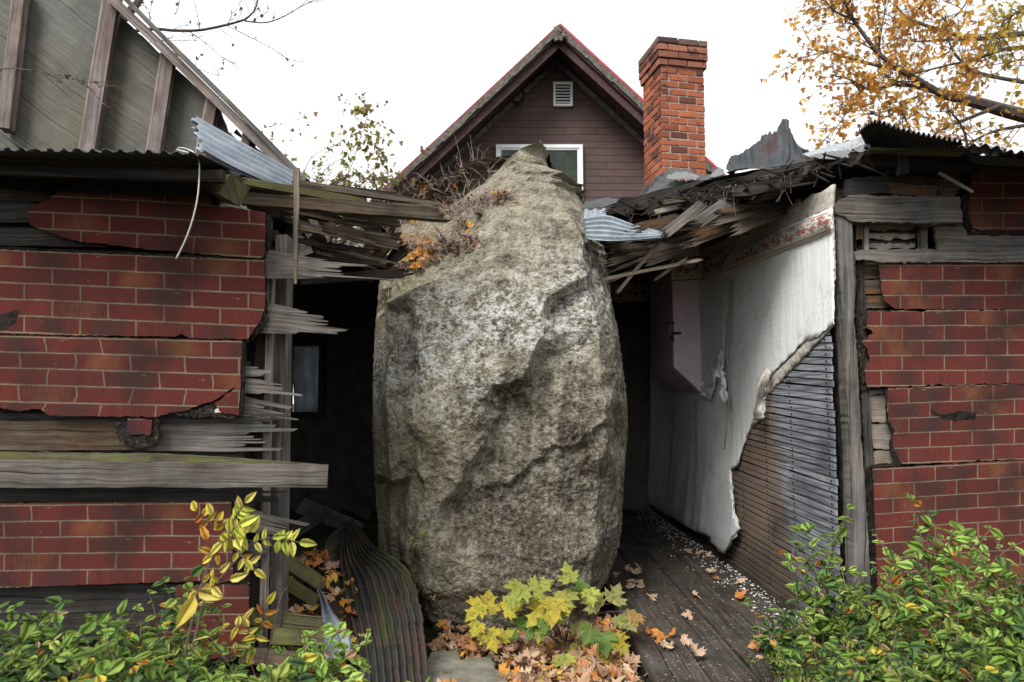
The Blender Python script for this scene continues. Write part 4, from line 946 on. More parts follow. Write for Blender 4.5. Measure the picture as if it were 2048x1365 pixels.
loose(690,433,3.5,800,448,3.75,.03,.03,'lathw','short board hanging just under the planks by the boulder',t=.03,s1=.01)
loose(660,372,3.6,790,388,3.9,.02,.02,'dark','dark thin slat lying behind the top plank',t=.02,s1=.03)
loose(783,470,3.9,735,540,4.0,.07,.05,'brown','slanting broken stub wedged against the boulder shoulder',t=.05,s1=.05,s0=.04)
loose(800,500,3.95,750,552,4.05,.08,.03,'dark','dark splintered wedge of wood pressed against the boulder',t=.05,s1=.08,s0=.05)
loose(600,560,3.6,815,545,4.05,.05,.05,'dark','dark sagging board touching the boulder ledge beneath the planks',t=.03,s1=.05)
loose(592,336,3.02,590,568,2.98,.030,.012,'lathw','narrow vertical stick hanging in front of the broken planks',t=.012,name='hanging_stick',cat='stick',grp=None,wob=.0015,nrm=(0,-1,0))
cl=thing('collapsed_ceiling','mass of broken ceiling laths hanging over the dark doorway beside the boulder','ceiling',(-.9,3.9,2.1))
for i in range(34):
    x0=R.uniform(540,660); y0=400+ (x0-540)*.25+R.uniform(0,95); L=R.uniform(90,210); sl_=R.uniform(.12,.34)
    x1=min(x0+L,792); Y0=3.4+R.uniform(0,.5)
    B('broken_lath',M[R.choice(['lathw','brown','brown','dark'])],cl,P(x0,y0,Y0),P(x1,min(y0+(x1-x0)*sl_,562),Y0+R.uniform(0,.5)),R.uniform(.015,.04),t=.012,s1=.05,s0=.03,ns=3,wob=.002)
mb=MB()
for i in range(26):
    x=R.uniform(560,740); p=P(x,400+R.uniform(10,100),R.uniform(3.5,3.9)); mb.box(p,R.uniform(.03,.12),.012,R.uniform(.02,.06),Matrix.Rotation(R.uniform(-1,1),3,'Y'),jit=.02)
mb.build('plaster_scrap',M['plaster'],cl)
mb=MB(); board(mb,P(520,395,3.3),P(790,440,4.1),.04,.05,.03); board(mb,P(480,410,3.15),P(560,430,3.3),.03,.03,.03); mb.build('rafter',M['dark'],cl)
# hanging wire
mb=MB(); w_=[P(352,519,2.70),P(372,478,2.69),P(388,430,2.68),P(397,380,2.68),P(398,325,2.69),P(388,306,2.70),P(372,298,2.72),P(358,296,2.74),P(352,302,2.75)]
tube(mb,smooth_pts(w_,5),.0035,.0022,5); tube(mb,[P(388,306,2.70),P(376,306,2.68),P(355,300,2.70)],.003,.003,5)
mb.build('hanging_wire',M['wire'],smooth=True,label='thin pale wire hooked over the roof edge, hanging in front of the left siding',cat='wire')

# debris inside the doorway
def loose2(a,b,w0,w1,mat,label,t=.03,**kw): return B('rubble_board',M[mat],None,a,b,w0,w1,t,label=label,cat='board',group='boards heaped under the broken doorway',**kw)
loose2(P(548,1105,3.5),P(640,1165,3.65),.075,.07,'mossy','mossy board on top of the heap in the doorway',nrm=(-.3,-1,.9),s1=.02)
loose2(P(548,1150,3.42),P(636,1205,3.6),.06,.06,'mossy','green grey board second in the doorway heap',nrm=(-.3,-1,.6),s1=.02)
loose2(P(575,1125,3.62),P(650,1170,3.75),.05,.05,'brown','reddish rotten board peeking out of the doorway heap',nrm=(0,-1,1))
loose2(P(500,1232,3.15),P(645,1248,3.35),.075,.06,'mossy','thick mossy board lying level at the foot of the left wall',t=.06,nrm=(0,-1,.5))
loose2(P(545,1272,3.1),P(650,1278,3.2),.07,.06,'mossy','pale mossy board half buried below the level board',t=.05,nrm=(0,-1,.5))
loose2(P(480,1310,3.05),P(640,1325,3.1),.07,.07,'brown','lowest brown board lying on the soil by the left wall',t=.05,nrm=(0,-1,.5))
loose2(P(600,1010,4.9),P(720,1060,4.7),.12,.10,'greyd','dark plank sloping deep inside the doorway',nrm=(0,-1,.6))
loose2(P(590,1060,4.4),P(660,1020,4.9),.10,.08,'greyd','dark block of timber in the shadow behind the heap',t=.08)
loose2(P(650,985,5.2),P(740,1030,4.9),.10,.08,'dark','blackened beam at the back of the doorway rubble',t=.08)
mb=MB(); loft(mb,[P(684,1046,4.55),P(680,1110,4.15),P(688,1190,3.8),P(712,1290,3.42),P(722,1400,3.15)],[P(706,1043,4.6),P(755,1100,4.15),P(815,1138,3.95),P(845,1235,3.62),P(862,1400,3.2)],70,90,9.5,.013,'v',crumple=.010,ragB=.015)
mb.build('corrugated_sheet',M['oldmet'],smooth=True,sol=.0025,label='dark mossy corrugated sheet slumped against the left foot of the boulder',cat='metal sheet')
mb=MB(); loft(mb,[P(625,1150,3.7),P(640,1210,3.55),P(640,1290,3.3),P(632,1320,3.2)],[P(634,1158,3.72),P(660,1215,3.5),P(700,1270,3.3),P(700,1320,3.2)],24,14,1.6,.012,'v',crumple=.01)
mb.build('metal_strip',M['galv'],smooth=True,sol=.002,label='twisted bluish strip of sheet metal lying below the doorway leaves',cat='metal strip')
mb=MB(); loft(mb,[P(655,1075,4.3),P(672,1060,4.45),P(690,1050,4.55)],[P(640,1150,3.95),P(672,1140,4.1),P(684,1130,4.2)],20,16,3,.012,'v'); mb.build('metal_scrap',M['oldmet'],smooth=True,sol=.002,label='small dark corrugated scrap leaning left of the slumped sheet',cat='metal sheet')
# soil bank in the doorway
mb=MB(); n1=26
g=[[mb.v((-1.9+1.35*i/n1,3.05+2.6*j/n1,.02+.42*math.exp(-(((i/n1-.55)/.45)**2))*math.exp(-(((j/n1-.40)/.42)**2))+R.uniform(-.02,.02))) for j in range(n1+1)] for i in range(n1+1)]
for i in range(n1):
    for j in range(n1): mb.face((g[i][j],g[i+1][j],g[i+1][j+1],g[i][j+1]))
mb.build('soil_bank',M['soil'],kind='structure',smooth=True)
def bankz(x,y):
    i=(x+1.9)/1.35; j=(y-3.05)/2.6
    return .02+.42*math.exp(-(((i-.55)/.45)**2))*math.exp(-(((j-.40)/.42)**2)) if 0<i<1 and 0<j<1 else 0
# slab stone
mb=MB(); sp_=jagp([(862,1302),(915,1298),(922,1318),(985,1310),(990,1335),(1012,1350),(1025,1420),(850,1420),(840,1340)],1.5,8,4)
extr(mb,[G(x,y,.07) for x,y in sp_],[(x*.004,y*.004) for x,y in sp_],(0,0,-.12)); mb.build('stone_slab',M['stone'],bev=.012,label='flat grey stone slab on the ground below the boulder',cat='stone')

# ---------------- right front wall ----------------
rw=thing('ruined_wall','right front wall with a grey corner post, exposed timbers and red brick pattern siding','wall',(2.6,3.8,0))
kR=.00275
def RP(poly,off,slope,org,jag=1.3,seed=1,th=.012): return pslab('brick_siding',poly,PR(off),th,[M['insR'],M['felt']],rw,slope,org,kR,jag,7,seed)
def rs(name,poly,off,mat,jag=1,seed=1,th=.025,slope=0,rot90=False): return pslab(name,poly,PR(off),th,M[mat],rw,slope,(R.uniform(-900,0),R.uniform(-900,0)),kR,jag,7,seed,rot90=rot90)
E_=3000
rs('sheathing',[(1725,500),(E_,500),(E_,1500),(1742,1500)],-.085,'greyd',0); rs('sheathing',[(1925,330),(E_,330),(E_,500),(1925,500)],-.085,'greyd',0)
RP([(1945,340),(E_,340),(E_,465),(2048,461),(1960,462),(1942,455),(1934,430),(1936,395)],.01,.0,(1964,367),.8,2)
RP([(1757,526),(E_,528),(E_,618),(2048,620),(1790,618),(1768,603),(1762,570)],.008,.0,(1843,531.5),.7,3)
RP([(1733,624),(1886,621),(E_,616),(E_,745),(2048,768),(1800,773),(1735,776),(1728,742),(1738,722),(1734,700),(1722,684),(1746,668),(1733,650)],.012,-.004,(1804,622),1.4,4)
RP([(1775,778),(2048,765),(E_,735),(E_,880),(2048,918),(1900,926),(1805,929),(1790,905),(1784,880),(1790,862),(1776,842)],.006,-.036,(1775,778),1.0,5)
RP([(1745,938),(1912,928),(2048,919),(E_,880),(E_,1500),(1775,1500),(1752,1110),(1748,1000)],.012,-.05,(1828,935),.7,6)
rs('torn_felt',[(1935,462),(2048,462),(E_,462),(E_,470),(2048,471),(1945,470)],.006,'tar',1.5,1,.015)
rs('torn_felt',[(1924,395),(1940,380),(1936,425),(1945,455),(1940,470),(1928,445)],.012,'tar',1.5,2,.015)
rs('torn_felt',[(1860,820),(1885,828),(1935,823),(1952,826),(1950,838),(1905,840),(1870,832)],.0085,'tar',1.6,9,.004)
# weathered clapboards showing between post and siding
for i,(y0,y1,x0,m_) in enumerate(((528,558,1712,'brown'),(560,590,1706,'brown'),(592,618,1700,'brown'),(620,640,1708,'brown'),(640,668,1706,'greyd'),(668,700,1716,'greyd'),(702,740,1710,'greyd'),(742,776,1722,'greyd'),(778,790,1732,'pale'),(790,846,1728,'pale'),(848,900,1728,'pale'),(902,930,1732,'pale'))):
    rs('clapboard',[(x0,y0+2),(1800,y0-1),(1800,y1-3),(x0+4,y1)],-.05+.006*(i%2),m_,1.0,i,.02)
rs('torn_felt',[(1700,520),(1715,530),(1722,560),(1712,600),(1728,640),(1722,700),(1730,760),(1736,780),(1722,782),(1712,720),(1716,660),(1702,600)],-.005,'tar',2.2,3,.02)
rs('torn_felt',[(1734,620),(1745,640),(1730,660),(1735,690),(1725,720),(1732,760),(1726,770),(1715,700),(1720,640)],.004,'felt',2.2,3,.02)
rs('torn_felt',[(1772,776),(1780,780),(1782,840),(1796,860),(1792,890),(1806,915),(1800,932),(1740,936),(1742,930),(1788,926),(1780,890),(1786,865),(1774,845)],.002,'tar',1.2,4,.012)
rs('torn_felt',[(1728,940),(1742,935),(1750,990),(1748,1100),(1756,1300),(1738,1300),(1728,1100),(1722,1000)],-.01,'tar',2.0,5,.03)
# framing timbers
rs('corner_post',[(1670,405),(1702,402),(1706,480),(1712,560),(1708,640),(1716,740),(1722,860),(1730,980),(1738,1100),(1750,1420),(1716,1420),(1706,1100),(1700,900),(1690,700),(1680,560)],.035,'grey',.6,6,.09,rot90=True)
rs('door_stud',[(1712,480),(1724,478),(1730,600),(1734,700),(1746,900),(1765,1400),(1748,1400),(1728,900),(1716,640)],-.02,'greyd',.8,7,.04,rot90=True)
rs('header_beam',[(1668,408),(1680,398),(1700,390),(1920,394),(1926,446),(1880,448),(1712,444),(1672,428)],.05,'grey',1.1,8,.07)
rs('cross_board',[(1707,505),(1722,499),(2048,500),(E_,500),(E_,526),(2048,525),(1760,525),(1740,521),(1712,520)],.03,'grey',.9,9,.03)
rs('cross_board',[(1868,450),(1925,449),(2048,460),(E_,460),(E_,500),(2048,502),(1875,501)],-.005,'grey',.8,10,.02)
rs('cripple_stud',[(1841,446),(1855,446),(1855,500),(1843,500)],-.05,'grey',.5,11,.04,rot90=True)
rs('cripple_stud',[(1712,444),(1726,444),(1726,502),(1712,502)],-.02,'brown',.5,12,.04,rot90=True)
rs('cripple_stud',[(1727,446),(1738,446),(1738,502),(1728,502)],-.05,'pale',.5,12,.04,rot90=True)
for y in (448,464,482):
    rs('inner_lath',[(1715,y),(1832,y),(1832,y+14),(1715,y+14)],-.14,'lathw',.4,13,.01)
for y in (450,468,488): rs('plaster_key',[(1722,y),(1830,y),(1830,y+8),(1810,y+12),(1790,y+8),(1770,y+13),(1740,y+8),(1722,y+11)],-.125,'plaster',1.4,int(y),.012)
rs('cavity_shade_sheet',[(1700,330),(1930,330),(1930,505),(1700,505)],-.22,'tar',0,1,.02)  # black sheet behind the opening, its colour stands in for the shade there
rs('upper_board',[(1692,358),(1790,350),(1788,385),(1750,388),(1690,392)],.0,'greyd',1.2,14,.03)
rs('upper_board',[(1782,366),(1875,372),(1873,398),(1782,386)],.02,'brown',1,15,.03)
rs('upper_board',[(1780,350),(1880,352),(1880,370),(1782,366)],-.02,'brown',1,16,.03)
rs('upper_board',[(1818,333),(1890,342),(1890,354),(1820,348)],-.01,'dark',1,17,.03)
rs('block_end',[(1880,344),(1916,338),(1922,372),(1905,398),(1888,404),(1878,380)],.03,'brown',1.2,18,.06)
rs('rafter_end',[(1800,302),(1820,302),(1820,346),(1801,348)],.12,'greyd',.6,19,.05,rot90=True)
rs('broken_board',[(1760,320),(1802,312),(1802,345),(1770,348)],.05,'dark',1.2,20,.04)
mb=MB(); tube(mb,[P(1878,346,3.62),P(1945,384,3.45)],.009,.008,5); mb.build('thin_stick',M['pale'],label='thin pale stick poking out from the timbers under the right roof',cat='stick')
# gable side of the right room below roof
# roof of the right room
rr_=thing('collapsed_roof','collapsed roof of crumpled rusty sheets and splintered laths over the wallpapered wall','roof',(1.5,4.5,2.8))
mb=MB()
loft(mb,[P(1215,425,4.6),P(1290,392,4.5),P(1450,352,4.2),P(1640,318,3.95),P(1740,296,3.8),P(1925,303,3.6),P(2048,318,3.45),P(2600,330,3.4)],
        [P(1215,425,4.6)+Vector((.1,3.6,.5)),P(1290,392,4.5)+Vector((0,3.6,.45)),P(1450,352,4.2)+Vector((0,3.6,.3)),P(1640,318,3.95)+Vector((0,3.8,.3)),P(1740,296,3.8)+Vector((0,3.8,.3)),P(1925,303,3.6)+Vector((0,3.9,.3)),P(2048,318,3.45)+Vector((0,3.9,.3)),P(2600,330,3.4)+Vector((0,3.9,.3))],120,8,60,.008,'u',ragA=.004)
mb.build('roof_sheet',M['darkmet'],rr_,smooth=True,sol=.003)
mb=MB(); loft(mb,[P(1170,405,5.2),P(1218,410,5.0),P(1262,398,4.9),P(1310,362,4.9),P(1340,346,4.8),P(1385,352,4.7),P(1432,352,4.6)],[P(1165,418,5.0),P(1225,420,4.7),P(1290,392,4.5),P(1330,380,4.5),P(1375,368,4.4),P(1410,362,4.35),P(1440,356,4.3)],70,10,0,0,crumple=.025,ragA=.15)
mb.build('crumpled_sheet',M['darkmet'],rr_,smooth=True,sol=.003)
mb=MB(); loft(mb,[P(1330,352,4.6),P(1352,344,4.6),P(1392,350,4.55)],[P(1342,358,4.45),P(1372,362,4.4),P(1402,356,4.4)],24,8,0,0,crumple=.012,ragA=.2,ragB=.2); mb.build('rust_flap',M['rusty'],rr_,smooth=True,sol=.003)
mb=MB(); loft(mb,[P(1425,348,4.3),P(1440,338,4.3),P(1446,346,4.3)],[P(1420,355,4.2),P(1432,356,4.2),P(1446,352,4.2)],12,5,0,0,crumple=.01,ragA=.2); mb.build('rust_flap',M['rusty'],rr_,smooth=True,sol=.003)
# big upturned curl
mb=MB(); top=[P(1458,342,4.25),P(1462,316,4.3),P(1482,308,4.32),P(1492,297,4.35),P(1512,284,4.38),P(1530,267,4.4),P(1555,262,4.4),P(1571,241,4.38),P(1582,264,4.3),P(1598,290,4.15),P(1625,306,4.0),P(1660,306,3.9),P(1690,298,3.85)]
bot=[P(1458,350,4.15),P(1475,348,4.12),P(1500,345,4.10),P(1530,340,4.05),P(1560,334,4.0),P(1590,328,3.95),P(1610,324,3.92),P(1630,321,3.9),P(1650,318,3.88),P(1670,314,3.86),P(1682,312,3.85),P(1690,310,3.84),P(1696,308,3.83)]
loft(mb,top,bot,90,24,0,0,crumple=.016,ragA=.07,bow=-.06); 
cs=mb.build('upturned_sheet',M['curl'],rr_,smooth=True,sol=.003)
mb=MB(); loft(mb,[P(1605,304,3.95),P(1650,297,3.95),P(1690,290,3.95),P(1735,270,4.0),P(1752,264,4.0)],[P(1625,310,3.78),P(1670,312,3.75),P(1705,308,3.72),P(1730,299,3.7),P(1740,294,3.7)],50,14,0,0,crumple=.012,ragA=.05); mb.build('bright_flap',M['galvr'],rr_,smooth=True,sol=.003)
mb=MB(); loft(mb,[P(1622,308,3.80),P(1660,302,3.80),P(1700,298,3.8),P(1728,290,3.78)],[P(1640,316,3.74),P(1680,316,3.72),P(1712,308,3.70),P(1738,296,3.69)],30,8,0,0,crumple=.008,ragA=.1); mb.build('rust_flap',M['rusty'],rr_,smooth=True,sol=.003)
mb=MB(); loft(mb,[P(1718,262,3.5),P(1750,243,3.35),P(1800,258,3.3),P(1850,270,3.28),P(1918,282,3.25),P(1925,286,3.25)],[P(1735,298,3.95),P(1760,300,3.95),P(1805,302,3.93),P(1850,303,3.9),P(1900,304,3.9),P(1926,305,3.9)],160,10,24,.010,'u',ragA=.015,bow=.0); mb.build('lifted_sheet',M['darkmet'],rr_,smooth=True,sol=.003)
mb=MB(); loft(mb,[P(1915,296,3.25),P(1960,291,3.22),P(2010,298,3.2),P(2060,306,3.2),P(2600,330,3.2)],[P(1920,308,3.9),P(1960,310,3.9),P(2010,318,3.9),P(2060,324,3.9),P(2600,345,3.8)],160,8,32,.010,'u',ragA=.02); mb.build('lifted_sheet',M['darkmet'],rr_,smooth=True,sol=.003)
B('eave_board',M['mossy'],rr_,P(1738,298,3.57),P(1928,304,3.45),.016,t=.05); B('eave_board',M['dark'],rr_,P(1700,318,3.7),P(2600,345,3.4),.08,t=.05)
B('eave_board',M['dark'],rr_,P(1560,352,4.0),P(1760,320,3.75),.12,t=.04); B('eave_board',M['dark'],rr_,P(1480,378,4.15),P(1690,345,3.9),.10,t=.04); B('eave_board',M['dark'],rr_,P(1290,415,4.5),P(1500,372,4.2),.10,t=.04)
B('splintered_board',M['grey'],rr_,P(1332,466,4.0),P(1418,398,4.15),.062,t=.025,s1=.05,s0=.03); B('splintered_board',M['grey'],rr_,P(1395,445,4.0),P(1475,392,4.1),.075,t=.025,s1=.06,s0=.05)
B('splintered_board',M['lathw'],rr_,P(1325,405,4.05),P(1388,396,4.2),.028,t=.03,s0=.03); B('splintered_board',M['pale'],rr_,P(1310,424,4.0),P(1362,412,4.2),.028,t=.03,s0=.02,s1=.02)
for i in range(92):
    t=R.random(); xe=1250+t*400+R.uniform(-20,10); 
    ytop=455-(xe-1215)*.19; ybot=560-(xe-1230)*.40
    if ybot<ytop+8: ybot=ytop+8
    y1=R.uniform(ytop,ybot); L=R.uniform(90,240); sl_=-R.uniform(.02,.42)
    x0=xe-L; x0=max(x0,1222); y0=y1-(xe-x0)*sl_
    if y0>575-(x0-1230)*.1: y0=575-(x0-1230)*.1
    Yb=4.05+R.uniform(0,.75)+(1650-xe)*.0012
    B('broken_lath',M[R.choice(['lathw','lathw','brown','grey','dark','brown'])],rr_,P(x0,y0,Yb-.1),P(xe,y1,Yb+.15),R.choice([.014,.02,.03,.05,.07]),t=.012,s0=.08,s1=.02,ns=3,wob=.001)
for a in ((1235,585,1330,470,.02),(1200,560,1400,520,.02),(1310,560,1370,520,.02)):
    B('broken_lath',M['lathw'],rr_,P(a[0],a[1],4.3),P(a[2],a[3],4.1),a[4],t=.012,s0=.03,s1=.02)
B('leaning_board',M['brown'],rr_,P(1443,545,4.9),P(1490,470,4.5),.05,t=.02)
mb=MB()
for i in range(70):
    t=R.random(); x=1225+t*520; y=432-(x-1215)*.235+R.gauss(0,6); Y=4.5-t*.75-.12
    a=P(x,y,Y); b=a+Vector((R.uniform(-.16,.16),R.uniform(-.1,.02),R.uniform(-.10,.03))); board(mb,a,b,R.uniform(.008,.03),R.uniform(.004,.012),.008,s1=.02,ns=2,roll=R.uniform(-.6,.6))
mb.build('roof_scrap',M['dark'],rr_)
for k in range(16):      # layered torn roofing sagging along the edge
    x0=1212+R.uniform(0,1)*420; x1=min(x0+R.uniform(70,190),1735); f=lambda x:430-(x-1215)*.215+(x>1560)*4; dy=R.uniform(-14,16)
    Y_0=4.55-(x0-1215)/520*.75-.05-R.uniform(0,.12); B('torn_roofing',M[R.choice(['dark','greyd','dark'])],rr_,P(x0,f(x0)+dy,Y_0),P(x1,f(x1)+dy+R.uniform(-8,4),Y_0-(x1-x0)*.0014),R.uniform(.03,.08),t=.012,s0=.07,s1=.08,ns=5,wob=.008,roll=R.uniform(-.4,.4))
mb=MB()
for i in range(26):
    t=R.random(); x=1240+t*460; a=P(x,425-(x-1215)*.22,4.4-t*.7); tube(mb,smooth_pts([a,a+Vector((R.uniform(-.03,.03),-.02,-.05)),a+Vector((R.uniform(-.06,.06),-.02,-R.uniform(.08,.2)))],3),.0015,.001,3)
mb.build('hanging_fibres',M['vine'],rr_)
# crumbling plaster rim above border
mb=MB(); f_=PW(.0)
loft(mb,[f_(1668,372),f_(1600,402),f_(1520,440),f_(1440,478),f_(1400,500)],[f_(1665,424),f_(1600,449),f_(1540,472),f_(1461,505),f_(1403,520)],40,4,0,0,crumple=.0,ragA=.18); mb.build('plaster_rim',M['plaster'],ww,smooth=True,sol=.02)
mb=MB(); loft(mb,[P(1168,438,4.5),P(1215,432,4.4),P(1270,452,4.25),P(1328,468,4.1)],[P(1172,478,4.35),P(1215,482,4.25),P(1262,480,4.15),P(1322,474,4.05)],40,40,5,.012,'v',ragU=.01)
mb.build('corrugated_sheet',M['galv'],smooth=True,sol=.002,label='bright bent corrugated sheet wedged at the right shoulder of the boulder',cat='metal sheet')
mb=MB(); loft(mb,[P(1168,420,4.8),P(1222,418,4.75)],[P(1166,438,4.7),P(1226,432,4.7)],20,8,3,.008,'u'); mb.build('metal_scrap',M['galv'],smooth=True,sol=.002,label='small pale metal scrap just above the bent sheet by the boulder',cat='metal sheet')
print('structures done')
# ---------------- vegetation ----------------
GREENS=[(.15,.26,.05),(.20,.32,.055),(.10,.19,.055),(.26,.38,.08),(.36,.44,.10),(.07,.14,.05)]
LIME=[(.32,.50,.10),(.40,.58,.13),(.26,.44,.09),(.46,.60,.16)]
YEL=[(.62,.50,.06),(.70,.58,.10),(.60,.40,.05),(.72,.62,.16)]
ORG=[(.50,.20,.04),(.55,.26,.05),(.42,.15,.03),(.60,.33,.07)]
TAN=[(.42,.27,.17),(.50,.34,.23),(.34,.20,.12),(.24,.13,.08),(.55,.38,.27),(.18,.10,.06),(.45,.22,.10)]
def jc(c,a=.2): k=R.uniform(1-a,1+a); return (c[0]*k,c[1]*k*R.uniform(.93,1.07),c[2]*k)
def rv(): return Vector((R.gauss(0,1),R.gauss(0,1),R.gauss(0,1)))
def shrub(label,base,top,spread,stems,ls,pal,group,yel=.04,den=1.0,seed=0,name='leafy_shrub'):
    base=Vector(base); t=thing(name,label,'shrub',base,group); sb=MB();lf=MB()
    for s_ in range(stems):
        a=R.uniform(0,6.28); r_=R.uniform(.1,1)**.6; tip=Vector((base.x+math.cos(a)*spread*r_,base.y+math.sin(a)*spread*r_*.55,base.z+(top)*R.uniform(.38,1.03)*(1-.22*r_)))
        b0=base+Vector((R.uniform(-.08,.08),R.uniform(-.06,.06),0)); mid=b0.lerp(tip,.55)+Vector((0,0,.10))-Vector((math.cos(a),math.sin(a),0))*.05
        pts=smooth_pts([b0,mid,tip],7); tube(sb,pts,.004,.0014,4)
        tw=[pts]
        for k in range(R.randint(2,4)):
            i=R.randint(5,len(pts)-3); d=(rv()*.6+Vector((0,-.15,.7))).normalized(); L=R.uniform(.08,.20)
            q=[pts[i],pts[i]+d*L*.5+Vector((0,0,.01)),pts[i]+d*L+Vector((0,0,-.005))]; q=smooth_pts(q,3); tube(sb,q,.002,.0009,3); tw.append(q)
        for q in tw:
            tone=jc(R.choice(pal),.2); n=len(q); st=max(1,int(n*.35)) if q is pts else 0
            L=sum((q[i+1]-q[i]).length for i in range(st,n-1)); m=max(2,int(L/(ls*.62)*den))
            for k in range(m+1):
                f=st+(n-1-st)*k/m; i=min(int(f),n-2); p=q[i].lerp(q[i+1],f-i); ax=(q[i+1]-q[i]).normalized()
                side=ax.orthogonal().normalized(); ang=k*1.57+R.uniform(-.5,.5)
                side=Matrix.Rotation(ang,3,ax)@side
                for sg in (1,-1):
                    d=(side*sg+ax*.5+Vector((0,-.1,.1))+rv()*.15).normalized(); L_=ls*R.choice([R.uniform(.35,.7),R.uniform(.7,1.0),R.uniform(.9,1.35)])*(1-.35*(k/m) if q is pts else 1)
                    n_=(Vector((0,-.35,1))+rv()*.35)
                    c=jc(tone if R.random()<.7 else R.choice(pal),.15)
                    if R.random()<yel: c=jc(R.choice(YEL+ORG+TAN[:2]))
                    oleaf(lf,p,d,n_,L_,L_*R.uniform(.55,.8),c,R.uniform(.0,.16),R.uniform(.05,.45))
    sb.build('stem',M['twig'],t); lf.build('foliage',M['leaf'],t,smooth=True,recalc=False)
    return t
GL='shrubs growing in front of the left wall'; GR='shrubs growing in front of the right wall'
def SH(px,py,Y,spread,stems,ls,pal,label,g,**kw):
    ls*=1.1; stems=max(2,int(stems*.78)); kw['den']=kw.get('den',1)*.66
    p=P(px,py,Y); shrub(label,(p.x,Y,0),p.z,spread,stems,ls,pal,g,**kw)
SH(60,1168,2.45,.34,26,.048,GREENS[:3]+GREENS[5:],'dark green leafy shrub at the far left edge of the left wall',GL,yel=.03)
SH(170,1215,2.3,.34,24,.05,GREENS,'low dense green shrub second from the left edge',GL,yel=.05)
SH(300,1150,2.5,.30,26,.045,GREENS,'tall green shrub left of the yellow sapling, under the brick pattern siding',GL)
SH(255,1235,2.2,.28,18,.062,[GREENS[3],GREENS[0],GREENS[2]],'broad leaved green shrub lowest in the left foreground',GL)
SH(395,1165,2.6,.24,22,.040,GREENS,'small leaved green shrub just behind the yellow sapling',GL)
SH(455,1235,2.35,.22,16,.05,GREENS[:4],'green shrub right of the yellow sapling stems',GL)
SH(560,1215,2.6,.16,10,.055,LIME,'lime green shrub left of the metal strip',GL)
SH(655,1225,2.75,.20,13,.045,LIME,'light green shrub in front of the metal strip and the dark sheet',GL,den=.9)
SH(700,1300,2.6,.14,6,.04,LIME,'small light green sprig over the dark corrugated sheet',GL)
SH(590,1330,2.5,.26,12,.045,GREENS,'low green shrub below the boards at the foot of the left wall',GL)
SH(20,1290,2.1,.30,20,.05,GREENS[:3]+GREENS[5:],'shadowed green shrub in the bottom left corner',GL,yel=.1)
SH(130,1310,2.0,.26,18,.05,GREENS[:3]+GREENS[5:],'dark green shrub along the bottom edge at left',GL,yel=.1)
SH(395,1310,2.1,.26,16,.05,GREENS[:4],'green shrub along the bottom edge below the sapling',GL)
SH(845,1325,3.0,.07,3,.055,LIME,'tiny green sprig between the dark sheet and the stone slab',GL)
SH(1640,985,3.35,.26,15,.052,GREENS[:4]+LIME[:1],'open green shrub nearest the lath wall',GR,den=.85,yel=.07)
SH(1725,1085,3.2,.30,22,.045,GREENS+LIME[:2],'green shrub in front of the corner post',GR)
SH(1560,1185,3.2,.22,14,.04,GREENS,'low green shrub at the foot of the laths',GR)
SH(1835,965,3.05,.24,15,.048,GREENS+LIME[:2],'taller green shrub below the brick pattern siding at right',GR,yel=.08)
SH(1900,1075,2.8,.32,24,.048,LIME[:3]+GREENS[:4],'bright green bushy shrub second from the right edge',GR)
SH(2000,1085,2.6,.30,26,.048,LIME[:3]+GREENS[:4],'bright green shrub touching the right edge of the view',GR)
SH(2060,960,2.6,.16,8,.05,GREENS,'slender green stems leaning in from the right edge',GR,den=.8)
SH(1780,1200,2.7,.30,22,.045,GREENS,'dense green shrub mid height in the right foreground',GR,yel=.08)
SH(1910,1220,2.4,.32,24,.045,GREENS,'dark green shrub low in the right foreground',GR,yel=.08)
SH(2040,1200,2.2,.28,22,.045,GREENS,'green shrub in the bottom right corner',GR,yel=.05)
SH(1640,1300,2.8,.22,12,.045,GREENS,'low green shrub among the fallen leaves at right',GR)
SH(1760,1320,2.4,.28,18,.045,GREENS,'green shrub along the bottom edge at right',GR)
# yellow sapling with compound leaves
ys=thing('yellow_sapling','slender sapling with yellow compound leaves in front of the left siding','sapling',(P(370,1300,2.45).x,2.45,0))
def pinnate(sb,lf,px0,py0,px1,py1,Y,n,ls,pal):
    a=P(px0,py0,Y); b=P(px1,py1,Y-.03); q=smooth_pts([a,a.lerp(b,.5)+Vector((0,0,.008)),b],4); tube(sb,q,.0018,.0009,4); ax=(b-a).normalized()
    for k in range(n+1):
        f=.25+.75*k/n; p=a.lerp(b,f)
        if k==n: oleaf(lf,p,ax+rv()*.1,Vector((0,-1,.4))+rv()*.3,ls*1.15,ls*.55,jc(R.choice(pal)),.3,.2); break
        up=Vector((0,-1,.3)); sd=ax.cross(up).normalized()
        for sg in (1,-1): oleaf(lf,p,ax*.45+sd*sg+rv()*.1,up+rv()*.45,ls*R.uniform(.75,1.05),ls*R.uniform(.4,.52),jc(R.choice(pal)),.3,R.uniform(.1,.4))
sb=MB();lf=MB(); Y0=2.45
YG=[(.55,.58,.08),(.62,.62,.12),(.48,.55,.08),(.66,.60,.14)]
for pts,r0 in (([(355,1420),(372,1300),(385,1240),(400,1180),(425,1110),(455,1060)],.0055),([(360,1420),(385,1300),(410,1200),(455,1140),(510,1080)],.005),([(505,1400),(540,1290),(560,1200),(575,1175)],.0045),([(400,1180),(410,1150),(425,1120)],.003)):
    tube(sb,smooth_pts([P(x,y,Y0+(.25 if x>500 and y>1150 else 0)) for x,y in pts],5),r0,.002,5)
